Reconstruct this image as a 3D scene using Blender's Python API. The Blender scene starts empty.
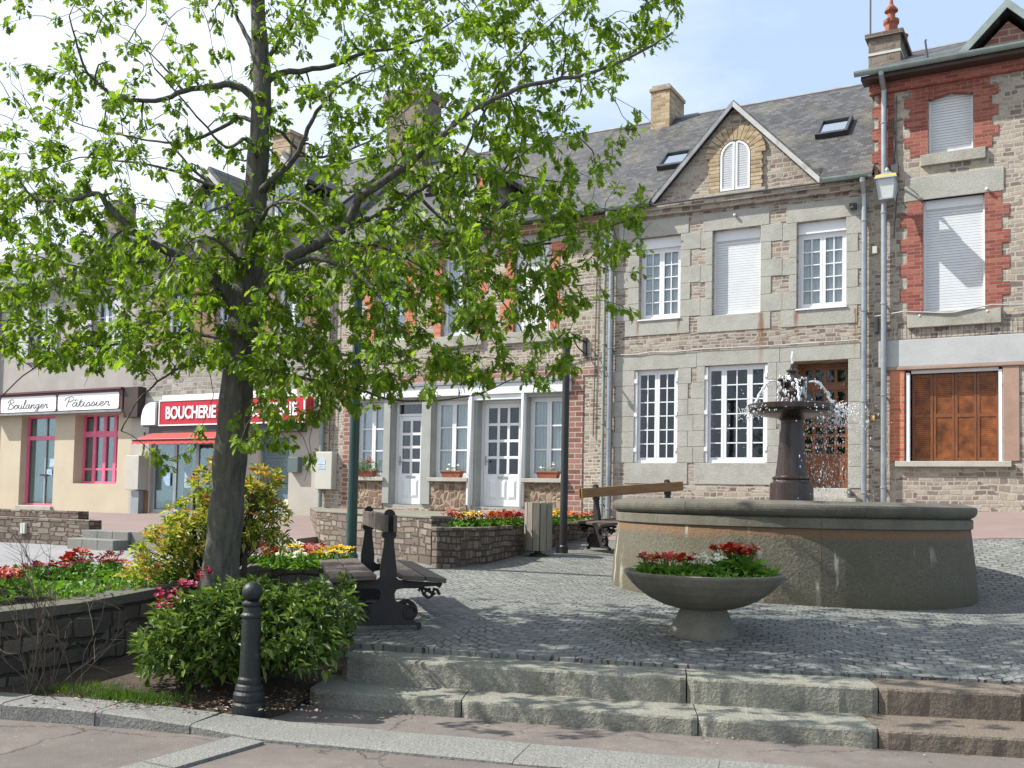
import bpy, bmesh, math, random
import numpy as np
from mathutils import Vector, Matrix
random.seed(7); RS = np.random.RandomState(11)
R = math.radians
scene = bpy.context.scene
COL = scene.collection

# ------------------------------------------------------------------ frames
EYE = 1.6
ANG = math.atan2(-0.49233, 0.87041)          # the row of houses runs along this direction
U = Vector((0.87041, -0.49233, 0)); V = Vector((0.49233, 0.87041, 0))   # along the fronts, into the houses
P0 = Vector((-0.2618, 21.7, 0))
def fw(u, y, z=0.0):                            # facade frame -> world
    return P0 + U*u + V*y + Vector((0, 0, z))
def at(px, py, Y):                              # a direction of the survey at a distance Y -> world point
    return Vector(((px-512)/995*Y, Y, 1.6 + (498+.02*(px-512)-py)/995*Y))

# ------------------------------------------------------------------ ground heights (thin plate spline through surveyed points)
class TPS:
    def __init__(s, pts, lam=.02):
        P = np.array(pts, float); s.xy = P[:, :2]; n = len(P)
        d = np.linalg.norm(s.xy[:, None]-s.xy[None], axis=2)
        K = np.where(d > 0, d*d*np.log(d+1e-9), 0)+lam*np.eye(n)
        A = np.zeros((n+3, n+3)); A[:n, :n] = K; A[:n, n] = 1; A[:n, n+1:] = s.xy; A[n:, :n] = A[:n, n:].T
        s.w = np.linalg.solve(A, np.concatenate([P[:, 2], [0, 0, 0]]))
    def __call__(s, x, y):
        d = np.hypot(s.xy[:, 0]-x, s.xy[:, 1]-y)
        k = np.where(d > 0, d*d*np.log(d+1e-9), 0)
        return float(k @ s.w[:-3] + s.w[-3] + s.w[-2]*x + s.w[-1]*y)
plaza_z = TPS([(-1.3, 7.95, .314), (0, 7.6, .314), (1.3, 7.35, .314), (2.5, 7.12, .314), (3.6, 6.95, .314), (6, 6.6, .40), (9, 6, .5),
    (1.7, 8.8, .44), (-1.1, 8.9, .43), (-1.6, 11.2, .48), (2.9, 10.3, .55), (1.2, 12, .545), (5.7, 12, .56), (3.6, 12.5, .56), (3.6, 14.8, .72),
    (-1, 13.2, .65), (-.35, 13.8, .68), (.3, 15.4, .745), (.8, 15.4, .77), (1.5, 15.9, .77), (2.9, 16.8, .93), (1.7, 18.6, .98), (-3, 17.5, .72), (-2.6, 14, .6),
    (7.05, 14.4, 1.15), (9, 13.3, 1.2), (8.5, 16.8, 1.53), (4.1, 19.2, 1.42), (11, 15.4, 1.6), (2, 20.4, 1.2), (8, 9, .62), (11, 9, .7)])
street_z = TPS([(-8, -6, -.05), (0, -6, -.05), (8, -6, -.05), (-8, 3, 0), (0, 3, 0), (8, 3, 0), (-4, 6.5, 0), (0, 5.8, 0), (4, 5, 0), (-6, 8, .02), (-9, 20, .48), (-7.6, 19.7, .48), (-3.8, 17.2, .55),
    (-14, 23, .42), (-20, 27, .4), (-5, 12, .2), (-12, 10, .1), (-20, 15, .2), (-3, 14, .35), (0, 12, .1), (8, 12, .1), (4, 20, .3), (-1.4, 7.7, 0), (1.3, 7.0, 0), (3.3, 6.6, 0), (-30, 20, .3), (14, 10, .1)])

# ------------------------------------------------------------------ materials
class NG:
    def __init__(s, name):
        s.m = bpy.data.materials.new(name); s.m.use_nodes = True
        s.t = s.m.node_tree; s.t.nodes.clear()
        s.out = s.t.nodes.new('ShaderNodeOutputMaterial')
    def n(s, typ, ins=None, **kw):
        nd = s.t.nodes.new('ShaderNode'+typ)
        for k, v in kw.items(): setattr(nd, k, v)
        for k, v in (ins or {}).items():
            sk = nd.inputs[k]
            if isinstance(v, bpy.types.NodeSocket): s.t.links.new(v, sk)
            else:
                if isinstance(v, (tuple, list)) and len(v) == 3 and sk.type == 'RGBA': v = (*v, 1)
                sk.default_value = v
        return nd
    def coord(s): return s.n('TexCoord').outputs['Object']
    def mapping(s, v, sc=(1, 1, 1), loc=(0, 0, 0)): return s.n('Mapping', {'Vector': v, 'Scale': sc, 'Location': loc}).outputs[0]
    def noise(s, v, sc, det=4, rough=.55, out=0): return s.n('TexNoise', {'Vector': v, 'Scale': sc, 'Detail': det, 'Roughness': rough}).outputs[out]
    def ramp(s, f, stops, interp='LINEAR'):
        nd = s.n('ValToRGB', {'Fac': f}); cr = nd.color_ramp; cr.interpolation = interp
        while len(cr.elements) < len(stops): cr.elements.new(.5)
        for e, (p, c) in zip(cr.elements, stops):
            e.position = p; e.color = (*c, 1) if isinstance(c, (tuple, list)) else (c, c, c, 1)
        return nd.outputs[0]
    def math(s, op, a, b=0.0, c=0.0): return s.n('Math', {0: a, 1: b, 2: c}, operation=op).outputs[0]
    def mix(s, f, a, b, bt='MIX'): return s.n('MixRGB', {0: f, 1: a, 2: b}, blend_type=bt).outputs[0]
    def bump(s, h, d=.01, st=1.0): return s.n('Bump', {'Height': h, 'Distance': d, 'Strength': st}).outputs[0]
    def done(s, col, rough=.8, nor=None, **kw):
        ins = {'Base Color': col, 'Roughness': rough}
        if nor is not None: ins['Normal'] = nor
        ins.update(kw)
        b = s.n('BsdfPrincipled', ins); s.t.links.new(b.outputs[0], s.out.inputs[0]); return s.m

def mat_plain(name, c, rough=.6, var=.12, sc=3.0, bump=.0, bsc=60.0, stretch=(1, 1, 1), stain=None, **kw):
    g = NG(name); v = g.mapping(g.coord(), stretch)
    nz = g.noise(v, sc, 6, .6); nf = g.noise(v, bsc, 3, .6)
    f = g.math('ADD', g.math('MULTIPLY', nz, .7), g.math('MULTIPLY', nf, .3))
    lo = tuple(max(0, x*(1-2.2*var)) for x in c); hi = tuple(min(1, x*(1+2.2*var)) for x in c)
    col = g.ramp(f, [(.25, lo), (.75, hi)])
    if stain:
        sm = g.ramp(g.noise(g.mapping(g.coord(), stain[1]), stain[2], 5, .65), [(stain[3], 0.0), (stain[4], 1.0)])
        col = g.mix(g.math('MULTIPLY', sm, stain[5] if len(stain) > 5 else .8), col, stain[0])
    return g.done(col, rough, g.bump(nf, bump) if bump else None, **kw)

def mat_road(name, c):
    g = NG(name); v = g.coord(); n1 = g.noise(v, .6, 5, .6); n2 = g.noise(v, 5, 5, .65); n3 = g.noise(v, 120, 3, .7)
    f = g.math('ADD', g.math('MULTIPLY', n2, .5), g.math('MULTIPLY', n3, .5))
    col = g.ramp(f, [(.3, tuple(x*.62 for x in c)), (.5, c), (.72, tuple(x*1.45 for x in c))])
    col = g.mix(g.ramp(n1, [(.42, 0.0), (.62, .65)]), col, tuple(x*.66 for x in c))
    col = g.mix(g.ramp(g.noise(v, 1.7, 6, .7), [(.6, 0.0), (.7, .5)]), col, (.24, .22, .195))
    dv = g.n('VectorMath', {0: v, 1: g.n('VectorMath', {0: g.noise(v, 3, 4, .6, 1), 'Scale': .35}, operation='SCALE').outputs[0]}, operation='ADD').outputs[0]
    d = g.n('TexVoronoi', {'Vector': dv, 'Scale': .55}, feature='DISTANCE_TO_EDGE').outputs['Distance']
    ck = g.math('MULTIPLY', g.ramp(d, [(.002, 1.0), (.008, 0.0)]), g.ramp(n1, [(.4, 0.0), (.55, 1.0)]))
    col = g.mix(g.math('MULTIPLY', ck, .75), col, (.04, .036, .032))
    sp = g.ramp(g.noise(v, 60, 1), [(.74, 0.0), (.76, .8)]); col = g.mix(sp, col, (.34, .33, .3))
    return g.done(col, .92, g.bump(g.math('SUBTRACT', g.math('ADD', n3, g.math('MULTIPLY', n2, .5)), ck), .006))

def bricks(g, v, bw, rh, mortar, dist=.0, dsc=3.0, zdist=0.0, zsc=.8, offset=.5, smooth=.1, squash=1.0, sqf=2):
    """brick pattern over (x+y, z) of object space; returns random grey per brick, mortar mask, vector"""
    if dist:
        nz = g.noise(v, dsc, 3, .6, 1)
        dv = g.n('VectorMath', {0: nz, 1: (.5, .5, .5)}, operation='SUBTRACT').outputs[0]
        dv = g.n('VectorMath', {0: dv, 'Scale': dist}, operation='SCALE').outputs[0]
        v = g.n('VectorMath', {0: v, 1: dv}, operation='ADD').outputs[0]
    sep = g.n('SeparateXYZ', {0: v}).outputs
    z = sep[2]
    if zdist:
        z = g.math('ADD', z, g.math('MULTIPLY', g.math('SUBTRACT', g.noise(g.mapping(v, (.6, .6, 1.6)), zsc, 2), .5), zdist))
    vv = g.n('CombineXYZ', {0: g.math('ADD', sep[0], sep[1]), 1: z}).outputs[0]
    b = g.n('TexBrick', {'Vector': vv, 'Color1': (0, 0, 0), 'Color2': (1, 1, 1), 'Mortar': (.5, .5, .5), 'Scale': 1.0, 'Mortar Size': mortar, 'Mortar Smooth': smooth, 'Bias': 0.0,
                       'Brick Width': bw, 'Row Height': rh}, offset=offset, squash=squash, squash_frequency=sqf)
    return b.outputs[0], b.outputs[1], v

def mat_rubble(name, stops, mort, bw=.27, rh=.085, mortar=.012, dist=.05, zdist=.16, bd=.012, soft=.35, rough=.9, stain=None, streak=False):
    g = NG(name); v0 = g.coord()
    c1, m1, v = bricks(g, v0, bw, rh, mortar, dist, 4.0, zdist, 1.1, .37, soft, .6, 3)
    c2, m2, _ = bricks(g, g.mapping(v0, (1, 1, 1), (.37, .21, .53)), bw*.72, rh*1.45, mortar*1.1, dist, 3.3, zdist, 1.3, .43, soft, 1.5, 2)
    sel = g.ramp(g.noise(v0, 1.6, 2), [(.49, 0.0), (.52, 1.0)])
    c = g.mix(sel, c1, c2); m = g.mix(sel, m1, m2)
    grain = g.noise(v0, 34, 5, .65); blot = g.noise(v0, 9, 4, .6)
    cc = g.math('ADD', g.math('MULTIPLY', c, .72), g.math('MULTIPLY', blot, .28))
    col = g.ramp(cc, stops)
    col = g.mix(.6, col, g.ramp(grain, [(.25, (.6, .6, .6)), (.75, (1.25, 1.25, 1.25))]), 'MULTIPLY')
    mc = g.mix(.5, mort, g.ramp(g.noise(v0, 22, 4), [(.3, tuple(x*.6 for x in mort)), (.7, tuple(min(1, x*1.25) for x in mort))]))
    mm = g.ramp(g.math('ADD', m, g.math('MULTIPLY', g.math('SUBTRACT', grain, .5), .5)), [(.25, 0.0), (.6, 1.0)])
    col = g.mix(mm, col, mc)
    big = g.noise(v0, .45, 4, .6)
    col = g.mix(.55, col, g.ramp(big, [(.3, (.72, .72, .74)), (.7, (1.14, 1.12, 1.08))]), 'MULTIPLY')
    if stain:
        sm = g.ramp(g.noise(g.mapping(v0, stain[1]), stain[2], 5, .65), [(stain[3], 0.0), (stain[4], .8)])
        col = g.mix(sm, col, stain[0])
    if streak: col = rust_runs(g, col, v0)
    h = g.math('SUBTRACT', g.math('ADD', g.math('MULTIPLY', grain, .35), g.math('MULTIPLY', c, .25)), m)
    return g.done(col, rough, g.bump(h, bd))

def mat_brick(name, stops, mort, bw=.22, rh=.065, mortar=.006):
    g = NG(name); v0 = g.coord()
    c, m, _ = bricks(g, v0, bw, rh, mortar, .006, 6, 0, 1, .5, .1)
    gr = g.noise(v0, 40, 4)
    col = g.ramp(g.math('ADD', g.math('MULTIPLY', c, .7), g.math('MULTIPLY', g.noise(v0, 5, 4), .3)), stops)
    col = g.mix(.6, col, g.ramp(gr, [(.3, (.65, .65, .65)), (.7, (1.2, 1.2, 1.2))]), 'MULTIPLY')
    col = g.mix(m, col, mort)
    return g.done(col, .9, g.bump(g.math('SUBTRACT', g.math('MULTIPLY', gr, .3), m), .006))

def mat_slate(name, base=(.055, .055, .057)):
    g = NG(name); v0 = g.coord()
    sep = g.n('SeparateXYZ', {0: v0}).outputs
    # rows follow the slope: height stands in for distance down the slope
    v = g.n('CombineXYZ', {0: sep[0], 1: 0.0, 2: sep[2]}).outputs[0]
    c, m, _ = bricks(g, v, .125, .068, .004, .012, 7, 0, 1, .5, .2)
    gr = g.noise(v0, 30, 4, .7)
    col = g.ramp(g.math('ADD', g.math('MULTIPLY', c, .75), g.math('MULTIPLY', gr, .25)), [(.1, tuple(x*.55 for x in base)), (.55, base), (.95, tuple(x*1.9 for x in base))])
    col = g.mix(.8, col, g.ramp(g.noise(g.mapping(v0, (1, 1, .5)), .7, 5, .65), [(.3, (.66, .68, .74)), (.7, (1.3, 1.22, 1.1))]), 'MULTIPLY')
    li = g.ramp(g.noise(g.mapping(v0, (1, 1, .45)), 1.1, 6, .68), [(.5, 0.0), (.7, .6)])
    col = g.mix(li, col, (.17, .155, .105))
    w = g.ramp(g.noise(g.mapping(v0, (1, 1, .6)), 9, 5, .75), [(.66, 0.0), (.72, .4)])
    col = g.mix(w, col, (.25, .25, .24))
    col = g.mix(g.math('MULTIPLY', m, .75), col, (.03, .03, .032))
    return g.done(col, .62, g.bump(g.math('ADD', g.math('MULTIPLY', c, .6), g.math('MULTIPLY', m, -1.0)), .012))

def mat_granite(name, c=(.36, .35, .31), sp=.3, stain=(.2, .19, .15), sc=1.0, amt=.75, rust=False, fine=150, bd=.004):
    g = NG(name); v0 = g.coord()
    s1 = g.noise(v0, fine, 3, .7); s2 = g.noise(v0, 38, 4, .6); s3 = g.noise(v0, 2.3*sc, 6, .65)
    col = g.ramp(s1, [(.3, tuple(x*(1-sp) for x in c)), (.5, c), (.72, tuple(min(1, x*(1+sp)) for x in c))])
    col = g.mix(g.ramp(s3, [(.42, 0.0), (.7, amt)]), col, stain)
    col = g.mix(.5, col, g.ramp(s2, [(.3, (.78, .78, .78)), (.7, (1.15, 1.15, 1.15))]), 'MULTIPLY')
    if rust:
        col = rust_runs(g, col, v0)
    return g.done(col, .85, g.bump(g.math('ADD', s1, g.math('MULTIPLY', s2, 2)), bd))

def mat_glass(name, dark=.04, refl=1.0, tint=(.88, .91, .92)):
    g = NG(name)
    fr = g.n('Fresnel', {'IOR': 1.55}).outputs[0]
    f = g.math('ADD', g.math('MULTIPLY', fr, refl), dark)
    tr = g.n('BsdfTransparent', {'Color': tint}).outputs[0]
    nz = g.bump(g.noise(g.coord(), 1.3, 1), .004, .3)
    gl = g.n('BsdfGlossy', {'Color': (.9, .95, 1), 'Roughness': .03, 'Normal': nz}).outputs[0]
    mx = g.n('MixShader', {0: f, 1: tr, 2: gl}); g.t.links.new(mx.outputs[0], g.out.inputs[0]); return g.m

def mat_slats(name, c, period=.045, axis=2, depth=.008, rough=.5, var=.04, dark=.6):
    g = NG(name); v = g.coord(); sep = g.n('SeparateXYZ', {0: v}).outputs
    ph = g.math('FRACT', g.math('DIVIDE', sep[axis], period))
    tri = g.math('ABSOLUTE', g.math('SUBTRACT', ph, .5))
    gap = g.ramp(tri, [(.40, 0.0), (.48, 1.0)])
    nz = g.noise(v, 5, 4)
    col = g.ramp(nz, [(.3, tuple(x*(1-var*2) for x in c)), (.7, tuple(min(1, x*(1+var)) for x in c))])
    col = g.mix(gap, col, tuple(x*dark for x in c))
    return g.done(col, rough, g.bump(g.math('SUBTRACT', g.math('MULTIPLY', ph, .4), gap), depth))

def mat_wood(name, c, axis=0, rough=.6, grey=None, sc=1.0):
    g = NG(name); v = g.coord(); st = [12*sc, 12*sc, 12*sc]; st[axis] = .9*sc
    nz = g.noise(g.mapping(v, st), 3.0, 6, .65); big = g.noise(v, 1.7, 3)
    col = g.ramp(nz, [(.28, tuple(x*.5 for x in c)), (.55, c), (.8, tuple(min(1, x*1.45) for x in c))])
    if grey: col = g.mix(g.ramp(big, [(.35, .1), (.65, .85)]), col, g.mix(nz, tuple(x*.5 for x in grey), grey))
    return g.done(col, rough, g.bump(nz, .004))

def mat_leaf(name, cols, trans=.35, rough=.5, var=1.0):
    """cols: ramp of greens picked per leaf"""
    g = NG(name)
    rnd = g.n('NewGeometry').outputs['Random Per Island']
    col = g.ramp(rnd, [(i/(len(cols)-1), c) for i, c in enumerate(cols)])
    col = g.mix(.5, col, g.ramp(g.noise(g.coord(), 9, 2), [(.3, (.7, .7, .7)), (.7, (1.25, 1.25, 1.15))]), 'MULTIPLY')
    b = g.n('BsdfPrincipled', {'Base Color': col, 'Roughness': rough, 'Specular IOR Level': .35})
    if trans:
        t = g.n('BsdfTranslucent', {'Color': g.mix(1.0, col, (1.25, 1.35, .6), 'MULTIPLY')})
        mx = g.n('MixShader', {0: trans, 1: b.outputs[0], 2: t.outputs[0]}); g.t.links.new(mx.outputs[0], g.out.inputs[0])
    else: g.t.links.new(b.outputs[0], g.out.inputs[0])
    return g.m

def mat_cobble(name):
    """setts laid in segmental fans, pale worn granite with dark open joints"""
    g = NG(name); v0 = g.coord()
    nz = g.noise(v0, 2.5, 3, .6, 1)
    dv = g.n('VectorMath', {0: g.n('VectorMath', {0: nz, 1: (.5, .5, .5)}, operation='SUBTRACT').outputs[0], 'Scale': .10}, operation='SCALE').outputs[0]
    n2 = g.noise(v0, 11, 3, .6, 1); d2 = g.n('VectorMath', {0: g.n('VectorMath', {0: n2, 1: (.5, .5, .5)}, operation='SUBTRACT').outputs[0], 'Scale': .055}, operation='SCALE').outputs[0]
    dv = g.n('VectorMath', {0: dv, 1: d2}, operation='ADD').outputs[0]
    v = g.n('VectorMath', {0: v0, 1: dv}, operation='ADD').outputs[0]
    rot = g.n('Mapping', {'Vector': v, 'Rotation': (0, 0, R(17))}).outputs[0]
    sep = g.n('SeparateXYZ', {0: rot}).outputs
    P = 1.5
    fx = g.math('SUBTRACT', g.math('FRACT', g.math('DIVIDE', sep[0], P)), .5)
    col_i = g.math('FLOOR', g.math('DIVIDE', sep[0], P))
    arc = g.math('MULTIPLY', g.math('MULTIPLY', fx, fx), -1.9)
    y2 = g.math('ADD', g.math('ADD', sep[1], arc), g.math('MULTIPLY', col_i, .037))
    vv = g.n('CombineXYZ', {0: g.math('ADD', g.math('MULTIPLY', g.math('ADD', fx, g.math('MULTIPLY', g.math('MULTIPLY', fx, fx), g.math('MULTIPLY', fx, .6))), P), g.math('MULTIPLY', col_i, 1.31)), 1: y2}).outputs[0]
    b = g.n('TexBrick', {'Vector': vv, 'Color1': (0, 0, 0), 'Color2': (1, 1, 1), 'Mortar': (0, 0, 0), 'Scale': 1.0, 'Mortar Size': .010, 'Mortar Smooth': .6, 'Brick Width': .135, 'Row Height': .108}, offset=.5)
    gr = g.noise(v0, 45, 4, .65)
    cc = g.math('ADD', g.math('MULTIPLY', b.outputs[0], .55), g.math('MULTIPLY', g.noise(v0, 14, 3), .45))
    col = g.ramp(cc, [(.15, (.125, .13, .118)), (.5, (.165, .17, .155)), (.85, (.215, .218, .20))])
    col = g.mix(.6, col, g.ramp(gr, [(.3, (.7, .7, .7)), (.7, (1.2, 1.2, 1.2))]), 'MULTIPLY')
    wear = g.noise(v0, .8, 4, .6)
    dust = g.ramp(wear, [(.42, 0.0), (.68, .75)])
    mort = g.mix(g.ramp(g.noise(v0, 3.5, 4, .65), [(.42, 0.0), (.6, 1.0)]), (.03, .03, .026), (.155, .156, .14))
    col = g.mix(g.math('MULTIPLY', b.outputs[1], .95), col, mort)
    col = g.mix(.5, col, g.ramp(wear, [(.3, (.72, .74, .78)), (.7, (1.2, 1.18, 1.12))]), 'MULTIPLY')
    h = g.math('SUBTRACT', g.math('MULTIPLY', gr, .3), g.math('MULTIPLY', b.outputs[1], 1.0))
    return g.done(col, .8, g.bump(h, .016))

def mat_crazy(name):
    g = NG(name); v0 = g.coord(); v = g.mapping(v0, (1, 1, .85))
    d = g.n('TexVoronoi', {'Vector': v, 'Scale': 7.5, 'Randomness': .6}, feature='DISTANCE_TO_EDGE').outputs['Distance']
    c = g.n('TexVoronoi', {'Vector': v, 'Scale': 7.5, 'Randomness': .6}, feature='F1').outputs['Color']
    r = g.n('SeparateXYZ', {0: c}).outputs[0]
    col = g.ramp(r, [(.0, (.13, .075, .055)), (.5, (.17, .1, .075)), (1, (.22, .15, .11))])
    col = g.mix(.6, col, g.ramp(g.noise(v0, 30, 4), [(.3, (.7, .7, .7)), (.7, (1.25, 1.25, 1.25))]), 'MULTIPLY')
    m = g.ramp(d, [(.03, 1.0), (.10, 0.0)])
    col = g.mix(m, col, (.30, .235, .16))
    return g.done(col, .9, g.bump(g.math('MULTIPLY', m, -1.0), .015))

M = {}
def basin_mat():
    g = NG('basin_stone'); v = g.coord()
    s1 = g.noise(v, 48, 4, .75); s3 = g.noise(v, 1.1, 6, .65); s2 = g.noise(v, 30, 4, .6)
    col = g.ramp(s1, [(.3, (.055, .05, .034)), (.5, (.105, .095, .067)), (.72, (.18, .168, .125))])
    col = g.mix(g.ramp(s3, [(.4, 0.0), (.65, .8)]), col, (.085, .075, .045))
    sep = g.n('SeparateXYZ', {0: v}).outputs
    band = g.ramp(g.math('ADD', sep[2], g.math('MULTIPLY', s3, .12)), [(.72, 0.0), (.8, 1.0), (.86, .6)])
    col = g.mix(g.math('MULTIPLY', band, .7), col, (.2, .1, .045))
    run = g.ramp(g.noise(g.mapping(v, (3.4, 3.4, .45)), 1.6, 4, .6), [(.60, 0.0), (.66, 1.0)])
    run = g.math('MULTIPLY', run, g.ramp(g.noise(v, 1.4, 2), [(.44, 0.0), (.54, 1.0)]))
    col = g.mix(g.math('MULTIPLY', run, .7), col, (.42, .40, .33))
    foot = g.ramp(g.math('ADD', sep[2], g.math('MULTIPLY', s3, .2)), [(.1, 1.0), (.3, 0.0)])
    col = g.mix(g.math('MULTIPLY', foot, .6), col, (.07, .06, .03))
    return g.done(col, .85, g.bump(g.math('ADD', s1, g.math('MULTIPLY', s2, 2)), .006))
def rust_runs(g, col, v):
    sep = g.n('SeparateXYZ', {0: v}).outputs
    for x, z0, z1, w in ((3.27, 3.15, 4.36, .07), (3.93, 3.7, 4.38, .05), (.74, 3.9, 4.37, .035), (1.62, 3.95, 4.37, .03), (5.0, 3.3, 4.3, .03)):
        wob = g.math('MULTIPLY', g.math('SUBTRACT', g.noise(g.mapping(v, (8, 8, 2)), 1.5, 4), .5), .12)
        dx = g.math('ABSOLUTE', g.math('SUBTRACT', g.math('ADD', sep[0], wob), x))
        a = g.ramp(g.math('DIVIDE', dx, w), [(.2, 1.0), (1.0, 0.0)])
        q = g.ramp(g.math('DIVIDE', g.math('SUBTRACT', sep[2], z0), z1-z0), [(0.0, 0.0), (.75, 1.0), (.97, 1.0), (1.0, 0.0)])
        col = g.mix(g.math('MULTIPLY', g.math('MULTIPLY', a, q), .8), col, (.2, .085, .035))
    return col
def mats():
    m = M
    BR = [(.1, (.15, .10, .082)), (.35, (.25, .185, .145)), (.55, (.33, .27, .215)), (.75, (.39, .335, .265)), (.95, (.46, .42, .35))]
    BR2 = [(.1, (.14, .105, .09)), (.35, (.25, .195, .16)), (.55, (.34, .285, .225)), (.78, (.41, .365, .285)), (.95, (.52, .45, .31))]
    m['rubble_main'] = mat_rubble('rubble_main', BR, (.37, .345, .295), .19, .062, .013, .035, .12, .006, .3, streak=True)
    m['rubble_white'] = mat_rubble('rubble_white', BR, (.42, .385, .32), .17, .066, .014, .04, .13, .006, .3)
    m['rubble_red'] = mat_rubble('rubble_red', BR2, (.39, .355, .30), .19, .08, .014, .045, .15, .006, .3)
    m['rubble_grey'] = mat_rubble('rubble_grey', [(.1, (.15, .13, .12)), (.5, (.27, .24, .21)), (.9, (.38, .35, .31))], (.36, .34, .29), .3, .1, .014)
    m['terrace_stone'] = mat_rubble('terrace_stone', [(.1, (.085, .06, .045)), (.4, (.15, .112, .085)), (.65, (.205, .165, .125)), (.9, (.28, .245, .195))], (.07, .058, .046), .16, .085, .012, .05, .14, .025, .5)
    m['shade_dark_stone'] = mat_rubble('shade_dark_stone', [(.1, (.05, .042, .034)), (.5, (.095, .083, .066)), (.9, (.15, .135, .105))], (.035, .03, .025), .38, .14, .016, .06, .12, .03, .5, stain=((.07, .085, .03), (1, 1, 1), 3, .58, .72))  # the planter wall's shade is put into this dark stone colour
    m['red_brick'] = mat_brick('red_brick', [(.1, (.18, .046, .034)), (.5, (.265, .072, .05)), (.9, (.35, .12, .085))], (.29, .2, .16), mortar=.005)
    m['orange_brick'] = mat_brick('orange_brick', [(.1, (.40, .1, .045)), (.5, (.5, .14, .065)), (.9, (.58, .2, .1))], (.42, .3, .22))
    m['dark_brick'] = mat_brick('dark_brick', [(.1, (.16, .065, .05)), (.5, (.25, .11, .085)), (.9, (.33, .17, .13))], (.38, .33, .27), .3, .11, .012)
    m['yellow_brick'] = mat_brick('yellow_brick', [(.1, (.25, .165, .085)), (.5, (.39, .28, .15)), (.9, (.5, .40, .26))], (.36, .31, .24), .22, .075, .008)
    m['slate'] = mat_slate('slate')
    m['granite'] = mat_granite('granite', (.37, .362, .32), .22, (.26, .248, .205), 1, .6); m['dressed_granite'] = mat_granite('dressed_granite', (.375, .367, .325), .22, (.26, .248, .205), 1, .7, True)
    m['granite_sill'] = mat_granite('granite_sill', (.37, .355, .3), .22, (.2, .19, .15), 1.5, .7)
    m['step_granite'] = mat_granite('step_granite', (.235, .228, .185), .4, (.13, .125, .09), 1.3, .6, False, 70, .007)
    m['step_brown'] = mat_granite('step_brown', (.155, .122, .092), .4, (.13, .11, .08), .9, .6, False, 70, .007)
    m['kerb_granite'] = mat_granite('kerb_granite', (.20, .197, .18), .5, (.15, .145, .125), 1, .6, False, 75, .006)
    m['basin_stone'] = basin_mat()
    m['rim_stone'] = mat_granite('rim_stone', (.115, .106, .08), .3, (.055, .05, .037), 1.2, .8)
    m['basin_band'] = mat_granite('basin_band', (.15, .14, .105), .3, (.08, .072, .05), 1, .8)
    m['bowl_concrete'] = mat_granite('bowl_concrete', (.19, .178, .138), .22, (.10, .094, .068), 1.5, .7)
    m['tarmac'] = mat_road('tarmac', (.16, .135, .117))
    m['street_tarmac'] = mat_plain('street_tarmac', (.22, .215, .215), .9, .1, .7, .004, 110)
    m['pink_paving'] = mat_plain('pink_paving', (.20, .148, .132), .9, .1, 1.2, .003, 90)
    m['shade_dark_coping'] = mat_granite('shade_dark_coping', (.10, .094, .072), .25, (.075, .08, .04), 1.5, .8); m['old_coping'] = mat_granite('old_coping', (.19, .178, .138), .2, (.13, .12, .085), 1.5, .7)  # planter coping's dark tone stands for the shade lying on it
    m['crazy'] = mat_crazy('crazy')
    m['concrete'] = mat_plain('concrete', (.38, .36, .31), .9, .14, 2, .004, 70)
    m['cobble'] = mat_cobble('cobble')
    m['soil'] = mat_plain('soil', (.06, .042, .028), .95, .3, 5, .03, 30)
    m['grass'] = mat_leaf('grass', [(.05, .11, .012), (.09, .17, .02), (.13, .22, .03)], .3)
    m['white_paint'] = mat_plain('white_paint', (.68, .69, .70), .35, .03, 3)
    m['white_shutter'] = mat_slats('white_shutter', (.62, .64, .65), .05, 2, .006, .45, .03, .72)
    m['white_louvre'] = mat_slats('white_louvre', (.64, .66, .67), .045, 2, .02, .45, .03, .5)
    m['white_plank'] = mat_slats('white_plank', (.62, .62, .61), .115, 0, .01, .5, .05, .55)
    m['brown_louvre'] = mat_slats('brown_louvre', (.24, .075, .02), .035, 2, .006, .4, .35, .75)
    m['brown_wood'] = mat_wood('brown_wood', (.19, .065, .022), 2, .4)
    m['brown_shutter'] = mat_wood('brown_shutter', (.2, .115, .06), 2, .6)
    m['bench_wood'] = mat_wood('bench_wood', (.085, .055, .04), 1, .55, (.12, .098, .08))
    m['bench_back_wood'] = mat_wood('bench_back_wood', (.25, .13, .045), 1, .5)
    m['bin_wood'] = mat_wood('bin_wood', (.27, .235, .18), 2, .75, (.3, .28, .24))
    m['iron'] = mat_plain('iron', (.02, .02, .02), .5, .2, 4, .003, 40)
    m['bench_iron'] = mat_plain('bench_iron', (.016, .013, .012), .6, .25, 4, .003, 40)
    m['bollard_paint'] = mat_plain('bollard_paint', (.009, .013, .0125), .55, .25, 8, .003, 40, stain=((.09, .08, .06), (1, 1, 1), 14, .6, .74, .6))
    m['green_metal'] = mat_plain('green_metal', (.012, .05, .04), .35, .15, 4)
    m['bronze'] = mat_plain('bronze', (.035, .022, .018), .2, .35, 3, .004, 30, (3, 3, .5), stain=((.085, .06, .05), (4, 4, .5), 3, .52, .72, .5))
    m['zinc'] = mat_plain('zinc', (.32, .35, .36), .38, .15, 4, 0, 40, Metallic=.6)
    m['green_zinc'] = mat_plain('green_zinc', (.22, .27, .25), .5, .15, 4, 0, 40)
    m['lead'] = mat_plain('lead', (.22, .23, .24), .6, .2, 4)
    m['pale_board'] = mat_plain('pale_board', (.42, .42, .4), .6, .15, 3, .002, 30, stain=((.2, .18, .16), (1, 1, 1), 4, .55, .7, .6))
    m['dark_metal'] = mat_plain('dark_metal', (.035, .037, .04), .4, .15, 5)
    m['cable'] = mat_plain('cable', (.07, .068, .065), .6, .1, 4)
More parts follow.
